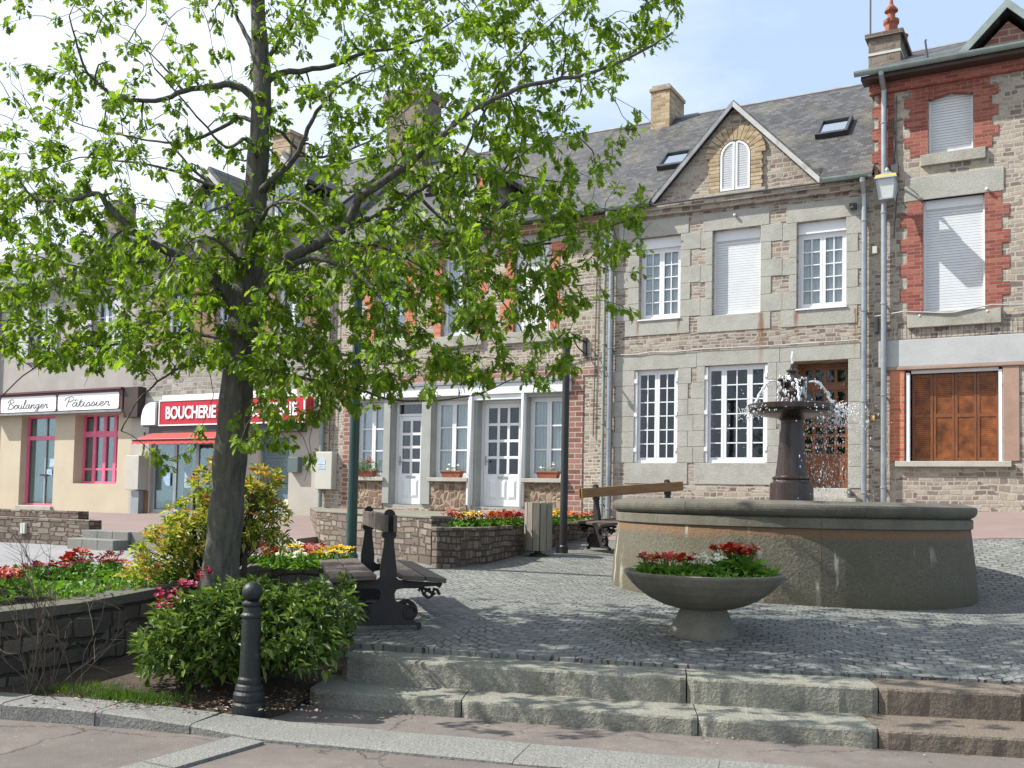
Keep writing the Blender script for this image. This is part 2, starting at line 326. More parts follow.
    m['pale_cable'] = mat_plain('pale_cable', (.36, .35, .33), .6, .1, 4)
    m['terracotta'] = mat_plain('terracotta', (.27, .085, .05), .8, .2, 4, .003, 30)
    m['chimney_stone'] = mat_rubble('chimney_stone', [(.1, (.11, .08, .06)), (.5, (.19, .145, .11)), (.9, (.27, .22, .17))], (.2, .18, .15), .3, .13, .012)
    m['beige_render'] = mat_plain('beige_render', (.50, .435, .315), .85, .06, 1.2, .003, 60)
    m['grey_render'] = mat_plain('grey_render', (.34, .315, .285), .9, .12, 1.4, .004, 40)
    m['pale_render'] = mat_plain('pale_render', (.41, .38, .325), .85, .08, 1.2, .003, 60)
    m['white_render'] = mat_plain('white_render', (.40, .41, .40), .85, .08, 2, .003, 40, stain=((.42, .42, .4), (1, 1, 1), 2, .5, .72, .6))
    m['pink_cement'] = mat_plain('pink_cement', (.33, .215, .16), .85, .12, 3, .003, 40)
    m['grey_frame'] = mat_plain('grey_frame', (.30, .305, .28), .6, .08, 3)
    m['pink_paint'] = mat_plain('pink_paint', (.70, .14, .25), .45, .08, 4)
    m['maroon'] = mat_plain('maroon', (.10, .035, .035), .45, .15, 4)
    m['brown_panel'] = mat_plain('brown_panel', (.045, .025, .02), .5, .2, 3)
    m['sign_white'] = mat_plain('sign_white', (.80, .80, .77), .4, .02, 3)
    m['sign_red'] = mat_plain('sign_red', (.45, .012, .028), .4, .04, 3)
    m['awning_red'] = mat_plain('awning_red', (.48, .04, .035), .7, .07, 4)
    m['letter_dark'] = mat_plain('letter_dark', (.12, .12, .125), .6, .1, 3)
    m['aluminium'] = mat_plain('aluminium', (.35, .37, .38), .4, .08, 4, Metallic=.4)
    m['blue_door'] = mat_plain('blue_door', (.11, .17, .20), .5, .1, 3)
    m['box_white'] = mat_plain('box_white', (.48, .465, .41), .5, .05, 3)
    m['curtain'] = mat_plain('curtain', (.8, .81, .8), .9, .05, 3)
    m['dark_room'] = mat_plain('dark_room', (.03, .03, .032), .9, .2, 2)
    m['glass'] = mat_glass('glass', .0, .8)
    m['shop_glass'] = mat_glass('shop_glass', .02, .7, (.7, .78, .75))
    m['sky_glass'] = mat_glass('sky_glass', .5, 1.0)
    m['lamp_glass'] = mat_plain('lamp_glass', (.55, .57, .56), .25, .04, 3)
    m['brass'] = mat_plain('brass', (.6, .38, .08), .4, .1, 5)
    m['letterbox_green'] = mat_plain('letterbox_green', (.1, .14, .13), .4, .1, 5)
    m['notice_blue'] = mat_plain('notice_blue', (.35, .5, .7), .5, .25, 12)
    m['bark'] = bark()
    m['twig'] = mat_plain('twig', (.05, .042, .032), .9, .2, 8)
    m['bare_twig'] = mat_plain('bare_twig', (.085, .065, .048), .9, .25, 8)
    m['tree_leaf'] = mat_leaf('tree_leaf', [(.085, .155, .012), (.135, .225, .016), (.19, .29, .022), (.265, .355, .04)], .5)
    m['laurel_leaf'] = mat_leaf('laurel_leaf', [(.05, .10, .02), (.08, .14, .027), (.12, .19, .04), (.23, .30, .08)], .3, .42)
    m['pieris_leaf'] = mat_leaf('pieris_leaf', [(.08, .15, .02), (.18, .26, .03), (.34, .38, .06), (.52, .50, .13), (.46, .32, .11)], .4)
    m['red_tip'] = mat_leaf('red_tip', [(.48, .16, .08), (.55, .3, .12), (.56, .5, .18)], .35)
    m['bed_leaf'] = mat_leaf('bed_leaf', [(.06, .155, .016), (.11, .235, .025), (.19, .33, .05)], .33)
    for k, cs in {'red': [(.26, .006, .012), (.36, .012, .015), (.46, .03, .02)], 'crimson': [(.17, .004, .025), (.25, .008, .045), (.33, .016, .06)], 'yellow': [(.62, .36, .01), (.72, .47, .02), (.75, .5, .05)],
                  'white': [(.65, .66, .58), (.75, .75, .7), (.78, .77, .65)], 'orange': [(.55, .08, .012), (.62, .14, .02), (.6, .2, .03)], 'pink': [(.55, .03, .14), (.62, .05, .2), (.6, .1, .22)]}.items():
        m['petal_'+k] = mat_leaf('petal_'+k, cs, .2)
    g = NG('water'); b = g.n('BsdfPrincipled', {'Base Color': (.9, .95, .97), 'Roughness': .08, 'Transmission Weight': .7, 'IOR': 1.33, 'Normal': g.bump(g.noise(g.coord(), 30, 3), .02)})
    g.t.links.new(b.outputs[0], g.out.inputs[0]); m['water'] = g.m
    g = NG('foam'); b = g.n('BsdfPrincipled', {'Base Color': (.85, .88, .9), 'Roughness': .2, 'Transmission Weight': .3, 'IOR': 1.33}); tr = g.n('BsdfTransparent')
    mx = g.n('MixShader', {0: g.ramp(g.noise(g.coord(), 26, 3), [(.3, .55), (.6, .95)]), 1: tr.outputs[0], 2: b.outputs[0]}); g.t.links.new(mx.outputs[0], g.out.inputs[0]); m['foam'] = g.m
    m['basin_water'] = mat_plain('basin_water', (.03, .045, .04), .06, .1, 2, .01, 12)

def bark():
    g = NG('bark'); v = g.coord()
    n1 = g.noise(g.mapping(v, (9, 9, 1.6)), 2.6, 6, .7); n2 = g.noise(v, 3, 4); n3 = g.noise(g.mapping(v, (1, 1, 1.6)), 24, 4, .7)
    col = g.ramp(n1, [(.3, (.04, .038, .03)), (.5, (.095, .09, .072)), (.75, (.17, .162, .135))])
    col = g.mix(g.ramp(n2, [(.5, 0.0), (.7, .6)]), col, (.09, .10, .05))
    col = g.mix(g.ramp(n3, [(.62, 0.0), (.7, .5)]), col, (.22, .21, .18))
    return g.done(col, .9, g.bump(g.math('ADD', n1, g.math('MULTIPLY', n3, .4)), .03))
mats()

# ------------------------------------------------------------------ mesh helpers
class MB:
    def __init__(s): s.v = []; s.f = []; s.mi = []; s.cur = 0
    def add(s, vs, fs):
        b = len(s.v); s.v += [tuple(v) for v in vs]; s.f += [tuple(b+i for i in f) for f in fs]; s.mi += [s.cur]*len(fs); return s
    def quad(s, *p): return s.add(p, [tuple(range(len(p)))])
    def box(s, x0, x1, y0, y1, z0, z1):
        vs = [(x, y, z) for z in (z0, z1) for y in (y0, y1) for x in (x0, x1)]
        return s.add(vs, [(0, 2, 3, 1), (4, 5, 7, 6), (0, 1, 5, 4), (2, 6, 7, 3), (0, 4, 6, 2), (1, 3, 7, 5)])
    def obox(s, c, ax, ay, az):          # oriented box: centre and three half axes
        c, ax, ay, az = map(Vector, (c, ax, ay, az))
        vs = [c+ax*i+ay*j+az*k for k in (-1, 1) for j in (-1, 1) for i in (-1, 1)]
        return s.add(vs, [(0, 2, 3, 1), (4, 5, 7, 6), (0, 1, 5, 4), (2, 6, 7, 3), (0, 4, 6, 2), (1, 3, 7, 5)])
    def prism(s, poly, d0, d1, axis=1):  # 2D polygon extruded along an axis
        def P(a, b, d): return (a, d, b) if axis == 1 else ((d, a, b) if axis == 0 else (a, b, d))
        n = len(poly); vs = [P(a, b, d0) for a, b in poly]+[P(a, b, d1) for a, b in poly]
        return s.add(vs, [tuple(range(n)), tuple(range(2*n-1, n-1, -1))]+[(i, n+i, n+(i+1) % n, (i+1) % n) for i in range(n)])
    def lathe(s, prof, n=24, c=(0, 0, 0), cap=True):
        vs = []; k = len(prof)
        for i in range(n):
            a = 2*math.pi*i/n
            for r, z in prof: vs.append((c[0]+r*math.cos(a), c[1]+r*math.sin(a), c[2]+z))
        fs = [(i*k+j, ((i+1) % n)*k+j, ((i+1) % n)*k+j+1, i*k+j+1) for i in range(n) for j in range(k-1)]
        if cap: fs += [tuple(i*k for i in reversed(range(n))), tuple(i*k+k-1 for i in range(n))]
        return s.add(vs, fs)
    def tube(s, pts, rad, n=6, cap=True):
        pts = [Vector(p) for p in pts]; k = len(pts)
        if not isinstance(rad, (list, tuple)): rad = [rad]*k
        ref = None; vs = []
        for i, p in enumerate(pts):
            t = (pts[min(i+1, k-1)]-pts[max(i-1, 0)])
            t = t.normalized() if t.length > 1e-9 else Vector((0, 0, 1))
            if ref is None: ref = t.orthogonal().normalized()
            a = (ref-t*ref.dot(t)); a = a.normalized() if a.length > 1e-6 else t.orthogonal().normalized(); ref = a
            b = t.cross(a)
            for j in range(n):
                q = 2*math.pi*j/n; vs.append(p+(a*math.cos(q)+b*math.sin(q))*rad[i])
        fs = [(i*n+j, i*n+(j+1) % n, (i+1)*n+(j+1) % n, (i+1)*n+j) for i in range(k-1) for j in range(n)]
        if cap: fs += [tuple(reversed(range(n))), tuple((k-1)*n+j for j in range(n))]
        return s.add(vs, fs)
    def ball(s, c, r, n=8, m=6, sq=(1, 1, 1)):
        pr = [(math.sin(math.pi*i/m), -math.cos(math.pi*i/m)) for i in range(m+1)]
        vs = [(c[0]+r*sq[0]*p*math.cos(2*math.pi*j/n), c[1]+r*sq[1]*p*math.sin(2*math.pi*j/n), c[2]+r*sq[2]*q) for p, q in pr for j in range(n)]
        return s.add(vs, [(i*n+j, i*n+(j+1) % n, (i+1)*n+(j+1) % n, (i+1)*n+j) for i in range(m) for j in range(n)])
    def build(s, name, mat, parent=None, off=(0, 0, 0), smooth=False, bevel=0, rot=None, loc=None):
        me = bpy.data.meshes.new(name); o_ = Vector(off)
        me.from_pydata([tuple(Vector(v)-o_) for v in s.v], [], s.f)
        mats_ = mat if isinstance(mat, (list, tuple)) else [mat]
        for q in mats_: me.materials.append(M[q] if isinstance(q, str) else q)
        if len(mats_) > 1: me.polygons.foreach_set('material_index', s.mi)
        if smooth: me.polygons.foreach_set('use_smooth', [True]*len(me.polygons))
        me.validate(); me.update()
        bm = bmesh.new(); bm.from_mesh(me); bmesh.ops.recalc_face_normals(bm, faces=bm.faces) if len(me.polygons) < 4000 else None; bm.to_mesh(me); bm.free()
        o = bpy.data.objects.new(name, me); COL.objects.link(o)
        if parent: o.parent = parent
        if loc is not None: o.location = loc
        if rot is not None: o.rotation_euler = rot
        if bevel:
            b = o.modifiers.new('bevel', 'BEVEL'); b.width = bevel; b.segments = 2; b.limit_method = 'ANGLE'; b.angle_limit = R(40)
        return o

def tag(o, label=None, cat=None, group=None, kind=None):
    if label: o['label'] = label
    if cat: o['category'] = cat
    if group: o['group'] = group
    if kind: o['kind'] = kind
    return o
def thing(name, label, cat, loc=(0, 0, 0), rz=0.0, group=None):
    o = bpy.data.objects.new(name, None); COL.objects.link(o); o.empty_display_size = .2
    o.location = loc; o.rotation_euler = (0, 0, rz); return tag(o, label, cat, group)
KIDS = {}
def dup(root, loc, rz, label=None, group=None, scale=None):
    r = root.copy(); COL.objects.link(r); r.location = loc; r.rotation_euler = (0, 0, rz)
    if scale: r.scale = (scale,)*3
    if label: r['label'] = label
    if group: r['group'] = group
    for ch in root.children:
        c = ch.copy(); COL.objects.link(c); c.parent = r
        for g in ch.children:
            d = g.copy(); COL.objects.link(d); d.parent = c
    return r
def structure(o): o['kind'] = 'structure'; return o
def grid_patch(name, fn, n, m, zf, mat, skirt=0.0, kind='structure'):
    b = MB(); vs = []
    for j in range(m+1):
        for i in range(n+1):
            x, y = fn(i/n, j/m); vs.append((x, y, zf(x, y)))
    fs = [(j*(n+1)+i, j*(n+1)+i+1, (j+1)*(n+1)+i+1, (j+1)*(n+1)+i) for j in range(m) for i in range(n)]
    if skirt:
        ring = [i for i in range(n+1)]+[j*(n+1)+n for j in range(1, m+1)]+[m*(n+1)+i for i in range(n-1, -1, -1)]+[j*(n+1) for j in range(m-1, 0, -1)]
        k = len(vs); vs += [(vs[i][0], vs[i][1], vs[i][2]-skirt) for i in ring]
        fs += [(ring[a], ring[(a+1) % len(ring)], k+(a+1) % len(ring), k+a) for a in range(len(ring))]
    b.add(vs, fs); o = b.build(name, mat, smooth=not skirt)
    if kind: o['kind'] = kind
    return o
def quadmap(a, b, c, d):
    def fn(s, t):
        return (a[0]*(1-s)*(1-t)+b[0]*s*(1-t)+c[0]*s*t+d[0]*(1-s)*t, a[1]*(1-s)*(1-t)+b[1]*s*(1-t)+c[1]*s*t+d[1]*(1-s)*t)
    return fn

# ------------------------------------------------------------------ house kit (facade frame: x along the front, y into the house, z up)
class House:
    def __init__(s, name, label, u0, u1, zb, cat='house'):
        s.u0, s.u1, s.zb = u0, u1, zb; s.o = (u0, 0, zb)
        s.root = thing(name, label, cat, fw(u0, 0, zb), ANG)
    def part(s, mb, name, mat, parent=None, label=None, **kw):
        o = mb.build(name, mat, parent or s.root, s.o, **kw)
        if label: o['label'] = label
        return o
    def body(s, regions, holes, d=7.0, t=.26, back=None, side_mat=None, ztop=None):
        """front wall in bands (z0, z1, material, (u0, u1)) with holes (u0, u1, z0, z1); plus sides and back"""
        mats_ = []; b = MB()
        for r in regions:
            z0, z1, mt = r[:3]; ua, ub = r[3] if len(r) > 3 else (s.u0, s.u1)
            if mt not in mats_: mats_.append(mt)
            b.cur = mats_.index(mt)
            us = sorted({ua, ub, *[x for h in holes for x in h[:2] if ua < x < ub]}); zs = sorted({z0, z1, *[x for h in holes for x in h[2:4] if z0 < x < z1]})
            for i in range(len(us)-1):
                for j in range(len(zs)-1):
                    cu, cz = (us[i]+us[i+1])/2, (zs[j]+zs[j+1])/2
                    if any(h[0] < cu < h[1] and h[2] < cz < h[3] for h in holes): continue
                    b.quad((us[i], 0, zs[j]), (us[i+1], 0, zs[j]), (us[i+1], 0, zs[j+1]), (us[i], 0, zs[j+1]))
            for h in holes:
                if ua <= (h[0]+h[1])/2 <= ub and z0 <= (h[2]+h[3])/2 <= z1:
                    a, c, e, f = h[:4]
                    b.quad((a, 0, e), (a, t, e), (a, t, f), (a, 0, f)); b.quad((c, 0, e), (c, 0, f), (c, t, f), (c, t, e))
                    b.quad((a, 0, f), (a, t, f), (c, t, f), (c, 0, f)); b.quad((a, 0, e), (c, 0, e), (c, t, e), (a, t, e))
        zt = ztop or max(r[1] for r in regions); zl = min(r[0] for r in regions)
        b.cur = 0
        for ux in (s.u0+.004, s.u1-.004): b.quad((ux, 0, zl), (ux, d, zl), (ux, d, zt), (ux, 0, zt))
        b.quad((s.u0, d, zl), (s.u1, d, zl), (s.u1, d, zt), (s.u0, d, zt))
        b.quad((s.u0+.01, .3, zl+.3), (s.u1-.01, .3, zl+.3), (s.u1-.01, d, zl+.3), (s.u0+.01, d, zl+.3))
        return s.part(b, 'wall', mats_)
    def roof(s, ze, zr, yr, d, over=.3, thick=.09, mat='slate', ue=0.0, cut=None):
        b = MB(); sl = (zr-ze)/(yr+over)
        prof = [(-over, ze), (yr, zr), (d+over, zr-(d+over-yr)*sl), (d+over, zr-(d+over-yr)*sl-thick), (yr, zr-thick*1.3), (-over, ze-thick)]
        if cut:                                 # the front slope stops behind a gable that rises flush with the wall
            b.prism(prof, s.u0-ue, cut[0], 0); b.prism(prof, cut[1], s.u1+ue, 0)
            zc = ze+(.1+over)*sl; b.prism([(.1, zc)]+prof[1:5]+[(.1, zc-thick)], cut[0], cut[1], 0)
        else: b.prism(prof, s.u0-ue, s.u1+ue, 0)
        rf = s.part(b, 'roof', mat)
        # fill the gables
        g = MB()
        for ux in (s.u0+.006, s.u1-.006): g.quad((ux, 0, ze+over*sl-thick), (ux, yr, zr-.15), (ux, d, ze+over*sl-thick))
        s.part(g, 'gable_wall', 'grey_render')
        rg = MB(); rg.tube([(s.u0-ue, yr, zr-.01), (s.u1+ue, yr, zr-.01)], .05, 8); s.part(rg, 'ridge_cap', 'lead', rf)
        return rf
    def gutter(s, z, y, u0=None, u1=None, mat='green_zinc', r=.075):
        u0 = s.u0 if u0 is None else u0; u1 = s.u1 if u1 is None else u1
        b = MB(); pts = [(r*math.cos(a), r*math.sin(a)) for a in [math.pi+math.pi*i/8 for i in range(9)]]
        poly = pts+[(.85*x, .85*q) for x, q in reversed(pts)]
        b.prism([(y+p, z+q) for p, q in poly], u0, u1, 0)
        return s.part(b, 'gutter', mat, smooth=False)
    def downpipe(s, u, z0, z1, yg, mat='zinc', r=.05, y=-.09, swan=True):
        b = MB(); p = [(u, y, z0), (u, y, z1-.45), (u, y, z1-.3)]
        if swan: p += [(u, y-.02, z1-.22), (u, yg, z1-.05), (u, yg, z1)]
        b.tube(p, r, 12)
        c = b
        z = z0+.6
        while z < z1-.5: c.lathe([(r+.004, 0), (r+.012, .005), (r+.012, .03), (r+.004, .035)], 10, (u, y, z)); c.box(u-.015, u+.015, y, 0, z, z+.03); z += 1.65
        return s.part(b, 'downpipe', mat, smooth=False)
    def window(s, u0, u1, z0, z1, leaves=2, cols=2, rows=5, y=.14, col='white_paint', glass='glass', fr=.045, bar=.022, box=0.0, curtain=False, kick=0.0, sill=None, leafw=None, name='window', room=True):
        """casement window: outer frame, leaves with glazing bars; pane (and curtain, roller box, room) as sub-parts"""
        b = MB(); zt = z1-box
        b.box(u0, u0+fr, y-.03, y+.03, z0, zt); b.box(u1-fr, u1, y-.03, y+.03, z0, zt)
        b.box(u0+fr, u1-fr, y-.03, y+.03, zt-fr, zt); b.box(u0+fr, u1-fr, y-.045, y+.03, z0, z0+fr*1.3)
        x0, x1 = u0+fr, u1-fr; a0, a1 = z0+fr*1.3, zt-fr
        ws = leafw or [1]*leaves; tot = sum(ws); x = x0
        for k in range(leaves):
            w = (x1-x0)*ws[k]/tot; xa, xb = x+.002, x+w-.002; st = .05
            nc = cols[k] if isinstance(cols, (list, tuple)) else cols
            b.box(xa, xa+st, y-.025, y+.02, a0, a1); b.box(xb-st, xb, y-.025, y+.02, a0, a1)
            b.box(xa+st, xb-st, y-.025, y+.02, a1-st, a1); b.box(xa+st, xb-st, y-.025, y+.02, a0, a0+st+kick)
            g0, g1 = a0+st+kick, a1-st
            for i in range(1, nc):
                q = xa+st+(xb-xa-2*st)*i/nc; b.box(q-bar/2, q+bar/2, y-.02, y+.014, g0, g1)
            for j in range(1, rows):
                q = g0+(g1-g0)*j/rows; b.box(xa+st, xb-st, y-.018, y+.012, q-bar/2, q+bar/2)
            x += w
        o = s.part(b, name, col)
        p = MB(); p.box(u0+.01, u1-.01, y+.0, y+.005, z0+.02+kick, zt-.02); s.part(p, 'pane', glass, o)
        if box:
            q = MB(); q.box(u0, u1, y-.06, y+.05, zt, z1-.002); q.box(u0+.02, u1-.02, y-.085, y-.06, zt, zt+.03); s.part(q, 'shutter_box', 'white_paint', o)
        if curtain:
            q = MB(); n = 40
            for (ca, cb) in ((u0+.05, u0+(u1-u0)*.44), (u1-(u1-u0)*.44, u1-.05)):
                vs = []
                for i in range(n+1):
                    t = i/n; xx = ca+(cb-ca)*t; yy = y+.045+.02*math.sin(t*math.pi*9)+.008*math.sin(t*31)
                    vs += [(xx, yy, z0+.03), (xx, yy, zt-.02)]
                q.add(vs, [(2*i, 2*i+2, 2*i+3, 2*i+1) for i in range(n)])
            s.part(q, 'curtain', 'curtain', o, smooth=True)
        if room:
            q = MB(); q.quad((u0-.1, y+.75, z0-.2), (u1+.1, y+.75, z0-.2), (u1+.1, y+.75, z1+.1), (u0-.1, y+.75, z1+.1)); s.part(q, 'room_wall', 'dark_room', o)
        return o
    def shutter(s, u0, u1, z0, z1, y=.1, mat='white_shutter', name='roller_shutter', boxh=.2):
        b = MB(); b.box(u0+.03, u1-.03, y, y+.03, z0+.03, z1-boxh); o = s.part(b, name, mat)
        f = MB(); f.box(u0, u0+.035, y-.02, y+.04, z0, z1); f.box(u1-.035, u1, y-.02, y+.04, z0, z1); f.box(u0+.035, u1-.035, y-.02, y+.04, z0, z0+.035)
        if boxh: f.box(u0+.035, u1-.035, y-.03, y+.04, z1-boxh, z1)
        s.part(f, 'shutter_frame', 'white_paint', o)
        return o
    def teeth(s, u0, u1, z0, z1, mat, w=(.24, .37), h=.24, proud=.012, name='brick_jamb', sides=(-1, 1), start=0):
        """toothed jamb blocks left and right of an opening"""
        n = max(1, round((z1-z0)/h)); hh = (z1-z0)/n
        for sd in sides:
            b = MB()
            for k in range(n):
                ww = w[(k+start) % 2]; a, c = (u0-ww, u0) if sd < 0 else (u1, u1+ww)
                b.box(a, c, -proud, .02, z0+k*hh+.0, z0+(k+1)*hh-.0)
            s.part(b, name, mat)
    def blocks(s, rects, mat='granite', name='dressed_stone', proud=.012, gap=.005, bevel=.006):
        b = MB()
        for (a, c, e, f) in rects: b.box(a+gap/2, c-gap/2, -proud-random.uniform(0, .004), .03, e+gap/2, f-gap/2)
        return s.part(b, name, mat, bevel=bevel)
    def slab(s, u0, u1, y0, y1, z0, z1, name, mat, bevel=.008, parent=None):
        b = MB(); b.box(u0, u1, y0, y1, z0, z1); return s.part(b, name, mat, parent, bevel=bevel)
    def chimney(s, parent, u0, u1, y0, y1, z0, z1, mat, capm='lead', capz=.12, pots=()):
        b = MB(); b.box(u0, u1, y0, y1, z0, z1); o = s.part(b, 'chimney', mat, parent)
        return o

# ================================================================== THE HOUSES
# ---- grey stone house with the pediment
h = House('stone_house', 'grey dressed stone house with pediment, arched louvre and white windows behind the fountain', 2.45, 7.78, .9)
UW = [(3.21, 4.09, 5.27, 6.95), (4.75, 5.70, 5.25, 6.93), (6.39, 7.29, 5.25, 6.9)]
GW = [(3.14, 4.06, 2.36, 4.24), (4.62, 5.85, 2.36, 4.26)]; DR = (6.33, 7.33, 1.9, 4.26)
h.body([(.5, 7.62, 'rubble_main')], UW+GW+[DR], 7, .58)
rf = h.roof(7.6, 10.78, 3.5, 7, .28, cut=(3.5, 6.86))
rnd = random.Random(3)
def jamb(u0, u1, z0, z1, wl, wr, hh=.36):
    r = []; n = max(2, round((z1-z0)/hh)); q = (z1-z0)/n
    for k in range(n):
        a, b2 = (wl, wl*.5) if k % 2 == 0 else (wl*.5, wl); c, d2 = (wr, wr*.5) if k % 2 == 0 else (wr*.5, wr)
        r.append((u0-a, u0, z0+k*q, z0+(k+1)*q)); r.append((u1, u1+c, z0+k*q, z0+(k+1)*q))
    return r
rects = []
for (a, b2, c, d), (wl, wr) in zip(UW, ((.5, .42), (.28, .42), (.28, .42))):
    rects += jamb(a, b2, c, d, wl, wr); rects.append((max(2.72, a-.46) if a < 4 else a-.2, b2+.17 if a < 6 else 7.6, d, d+.36)); rects.append((a-.3, b2+.2, c-.33, c))
for (a, b2, c, d), (wl, wr) in zip(GW+[DR], ((.42, .28), (.28, .24), (.24, .36))):
    n = 6; q = (d-c)/n
    for k in range(n):
        sh = .1*(k % 2); rects.append((a-wl-sh*.6, a, c+k*q, c+(k+1)*q)); rects.append((b2, b2+wr-sh*.5+.05, c+k*q, c+(k+1)*q))
    if c > 2: rects.append((a-.2, b2+.22, c-.42, c))
rects += [(2.72, 4.45, 4.24, 4.55), (4.45, 6.08, 4.26, 4.55), (6.08, 7.55, 4.26, 4.55)]
# left corner chain and string of blocks between the storeys
def clip(rs):
    out = []
    for r in sorted(rs, key=lambda r: -(r[1]-r[0])*(r[3]-r[2])):
        a, b2, c, d = r; a = max(a, 2.66); b2 = min(b2, 7.62)
        for o in out:
            if a < o[1]-.01 and b2 > o[0]+.01 and c < o[3]-.01 and d > o[2]+.01:
                if o[0] <= a and b2 <= o[1]: b2 = a; break
                if (a+b2) < (o[0]+o[1]): b2 = min(b2, o[0])
                else: a = max(a, o[1])
        if b2-a > .06: out.append((a, b2, c, d))
    return out
h.blocks(clip(rects), 'dressed_granite')
for w in (UW[0], UW[2]): h.window(*w, 2, 2, 5, box=.22, y=.15, curtain=True)
h.shutter(*UW[1], y=.13, boxh=.2)
h.window(*GW[0], 2, 2, 6, y=.1); h.window(*GW[1], 3, [1, 2, 1], 6, y=.1, leafw=[.62, 1, .62])
for (a, b2, c, d) in GW:                         # folded shutter hinge posts at the jambs
    for x0, x1, x2 in ((a, a+.05, a+.06), (b2, b2-.05, b2-.06)):
        b = MB(); b.box(min(x0, x1), max(x0, x1), .01, .06, c+.01, d-.02)
        for q in (.12, .5, .86): b.box(min(x0, x2), max(x0, x2), -.02, .03, c+(d-c)*q, c+(d-c)*q+.08)
        h.part(b, 'shutter_post', 'white_paint')
for w in UW: h.slab(w[0]-.02, w[1]+.02, -.04, .1, w[2]-.03, w[2]-.001, 'sill', 'white_paint', .004) if w is not UW[1] else None
# panelled door with small panes
a, b2, c, d = DR; y = .42
b = MB(); b.box(a, a+.08, y-.05, y+.03, c, d); b.box(b2-.08, b2, y-.05, y+.03, c, d); b.box(a+.08, b2-.08, y-.05, y+.03, d-.08, d); b.box(a+.08, b2-.08, y-.04, y+.03, 3.75, 3.85)
b.box(a+.08, b2-.08, y-.02, y+.02, c, 2.5); b.box(a+.16, a+.46, y-.035, y-.02, 2.02, 2.42); b.box(b2-.46, b2-.16, y-.035, y-.02, 2.02, 2.42)
def grid(b, a, b2, z0, z1, nc, nr, y, bar=.05):
    for i in range(nc+1):
        q = a+(b2-a)*i/nc; b.box(q-bar/2, q+bar/2, y-.02, y+.02, z0, z1)
    for j in range(nr+1):
        q = z0+(z1-z0)*j/nr; b.box(a, b2, y-.016, y+.016, q-bar/2, q+bar/2)
grid(b, a+.1, b2-.1, 3.87, 4.16, 4, 1, y); grid(b, a+.1, b2-.1, 3.28, 3.74, 4, 2, y); grid(b, a+.1, b2-.1, 2.52, 3.26, 4, 4, y, .055)
dr = h.part(b, 'door', 'brown_wood')
b = MB(); b.box(a+.08, b2-.08, y-.002, y+.004, 2.5, d-.08); h.part(b, 'pane', 'glass', dr)
b = MB(); b.quad((a-.1, y+.6, c), (b2+.1, y+.6, c), (b2+.1, y+.6, d), (a-.1, y+.6, d)); h.part(b, 'room_wall', 'dark_room', dr)
b = MB(); b.tube([(a+.14, y-.03, 2.62), (a+.14, y-.08, 2.62), (a+.24, y-.08, 2.62)], .012, 8); h.part(b, 'handle', 'brass', dr)
h.slab(a-.05, b2+.05, -.30, .56, 1.72, 1.89, 'doorstep', 'pale_render'); h.slab(a-.25, b2+.25, -.6, -.0, 1.3, 1.72, 'doorstep', 'granite_sill')
# pediment wall, its boards, arch and louvre
b = MB(); b.prism([(3.52, 7.6), (6.84, 7.6), (5.18, 9.34)], -.01, .25, 1); pw = h.part(b, 'pediment', 'rubble_main')
b = MB()
b.prism([(3.5, 7.6), (5.18, 9.36), (6.86, 7.6), (6.92, 7.66), (5.18, 9.44), (3.44, 7.66)], -.14, 2.3, 1); h.part(b, 'pediment_roof', 'slate', pw)
b = MB()
b.prism([(3.44, 7.58), (5.18, 9.41), (5.18, 9.31), (3.53, 7.57)], -.17, -.141, 1); h.part(b, 'verge_board', 'lead', pw)
b = MB(); b.prism([(5.18, 9.41), (6.93, 7.57), (6.83, 7.55), (5.18, 9.29)], -.17, -.141, 1); h.part(b, 'verge_board', 'pale_board', pw)
ac, ar, az = 5.2, .29, 8.36
arc = lambda r, n=14: [(ac+r*math.cos(math.pi*i/n), az+r*math.sin(math.pi*i/n)) for i in range(n+1)]
b = MB()
n = 15
for i in range(n):
    t0, t1 = math.pi*i/n+.012, math.pi*(i+1)/n-.012
    r0, r1 = .31, .60
    b.prism([(ac+r*math.cos(t), az+r*math.sin(t)) for r, t in ((r0, t0), (r1, t0), (r1, t1), (r0, t1))], -.06, .02, 1)
for k in range(9):
    zz = 7.66+k*.078
    for sd in (-1, 1):
        e = .54 if k % 2 else .52
        b.box(*sorted((ac+sd*.31, ac+sd*e)), -.06, .02, zz+.004, zz+.074)
h.part(b, 'arch_bricks', 'yellow_brick', pw)
for sd in (-1, 1):
    b = MB(); pts = [(ac+sd*.008, 7.68)]+[(ac+sd*r*math.cos(t), az+r*math.sin(t)) for r, t in [(.295, q*math.pi/20) for q in range(11)]]
    pts = [(ac+sd*.008, 7.68), (ac+sd*.295, 7.68)]+[(ac+sd*.295*math.cos(q*math.pi/22), az+.295*math.sin(q*math.pi/22)) for q in range(11)]+[(ac+sd*.008, az+.294)]
    b.prism(pts, -.045, -.02, 1); lv = h.part(b, 'louvre_shutter', 'white_louvre', pw)
    f = MB(); f.box(*sorted((ac+sd*.008, ac+sd*.05)), -.06, -.046, 7.68, az+.27); f.box(*sorted((ac+sd*.255, ac+sd*.295)), -.06, -.046, 7.68, az)
    f.box(*sorted((ac+sd*.05, ac+sd*.255)), -.06, -.046, 7.68, 7.73)
    for q in range(7):
        t0, t1 = q*math.pi/16, (q+1)*math.pi/16
        f.prism([(ac+sd*r*math.cos(t), az+r*math.sin(t)) for r, t in ((.255, t0), (.295, t0), (.295, t1), (.255, t1))], -.06, -.046, 1)
    h.part(f, 'shutter_frame', 'white_paint', lv)
h.slab(4.62, 5.8, -.07, 0, 7.58, 7.66, 'pediment_sill', 'granite_sill', .004, pw)
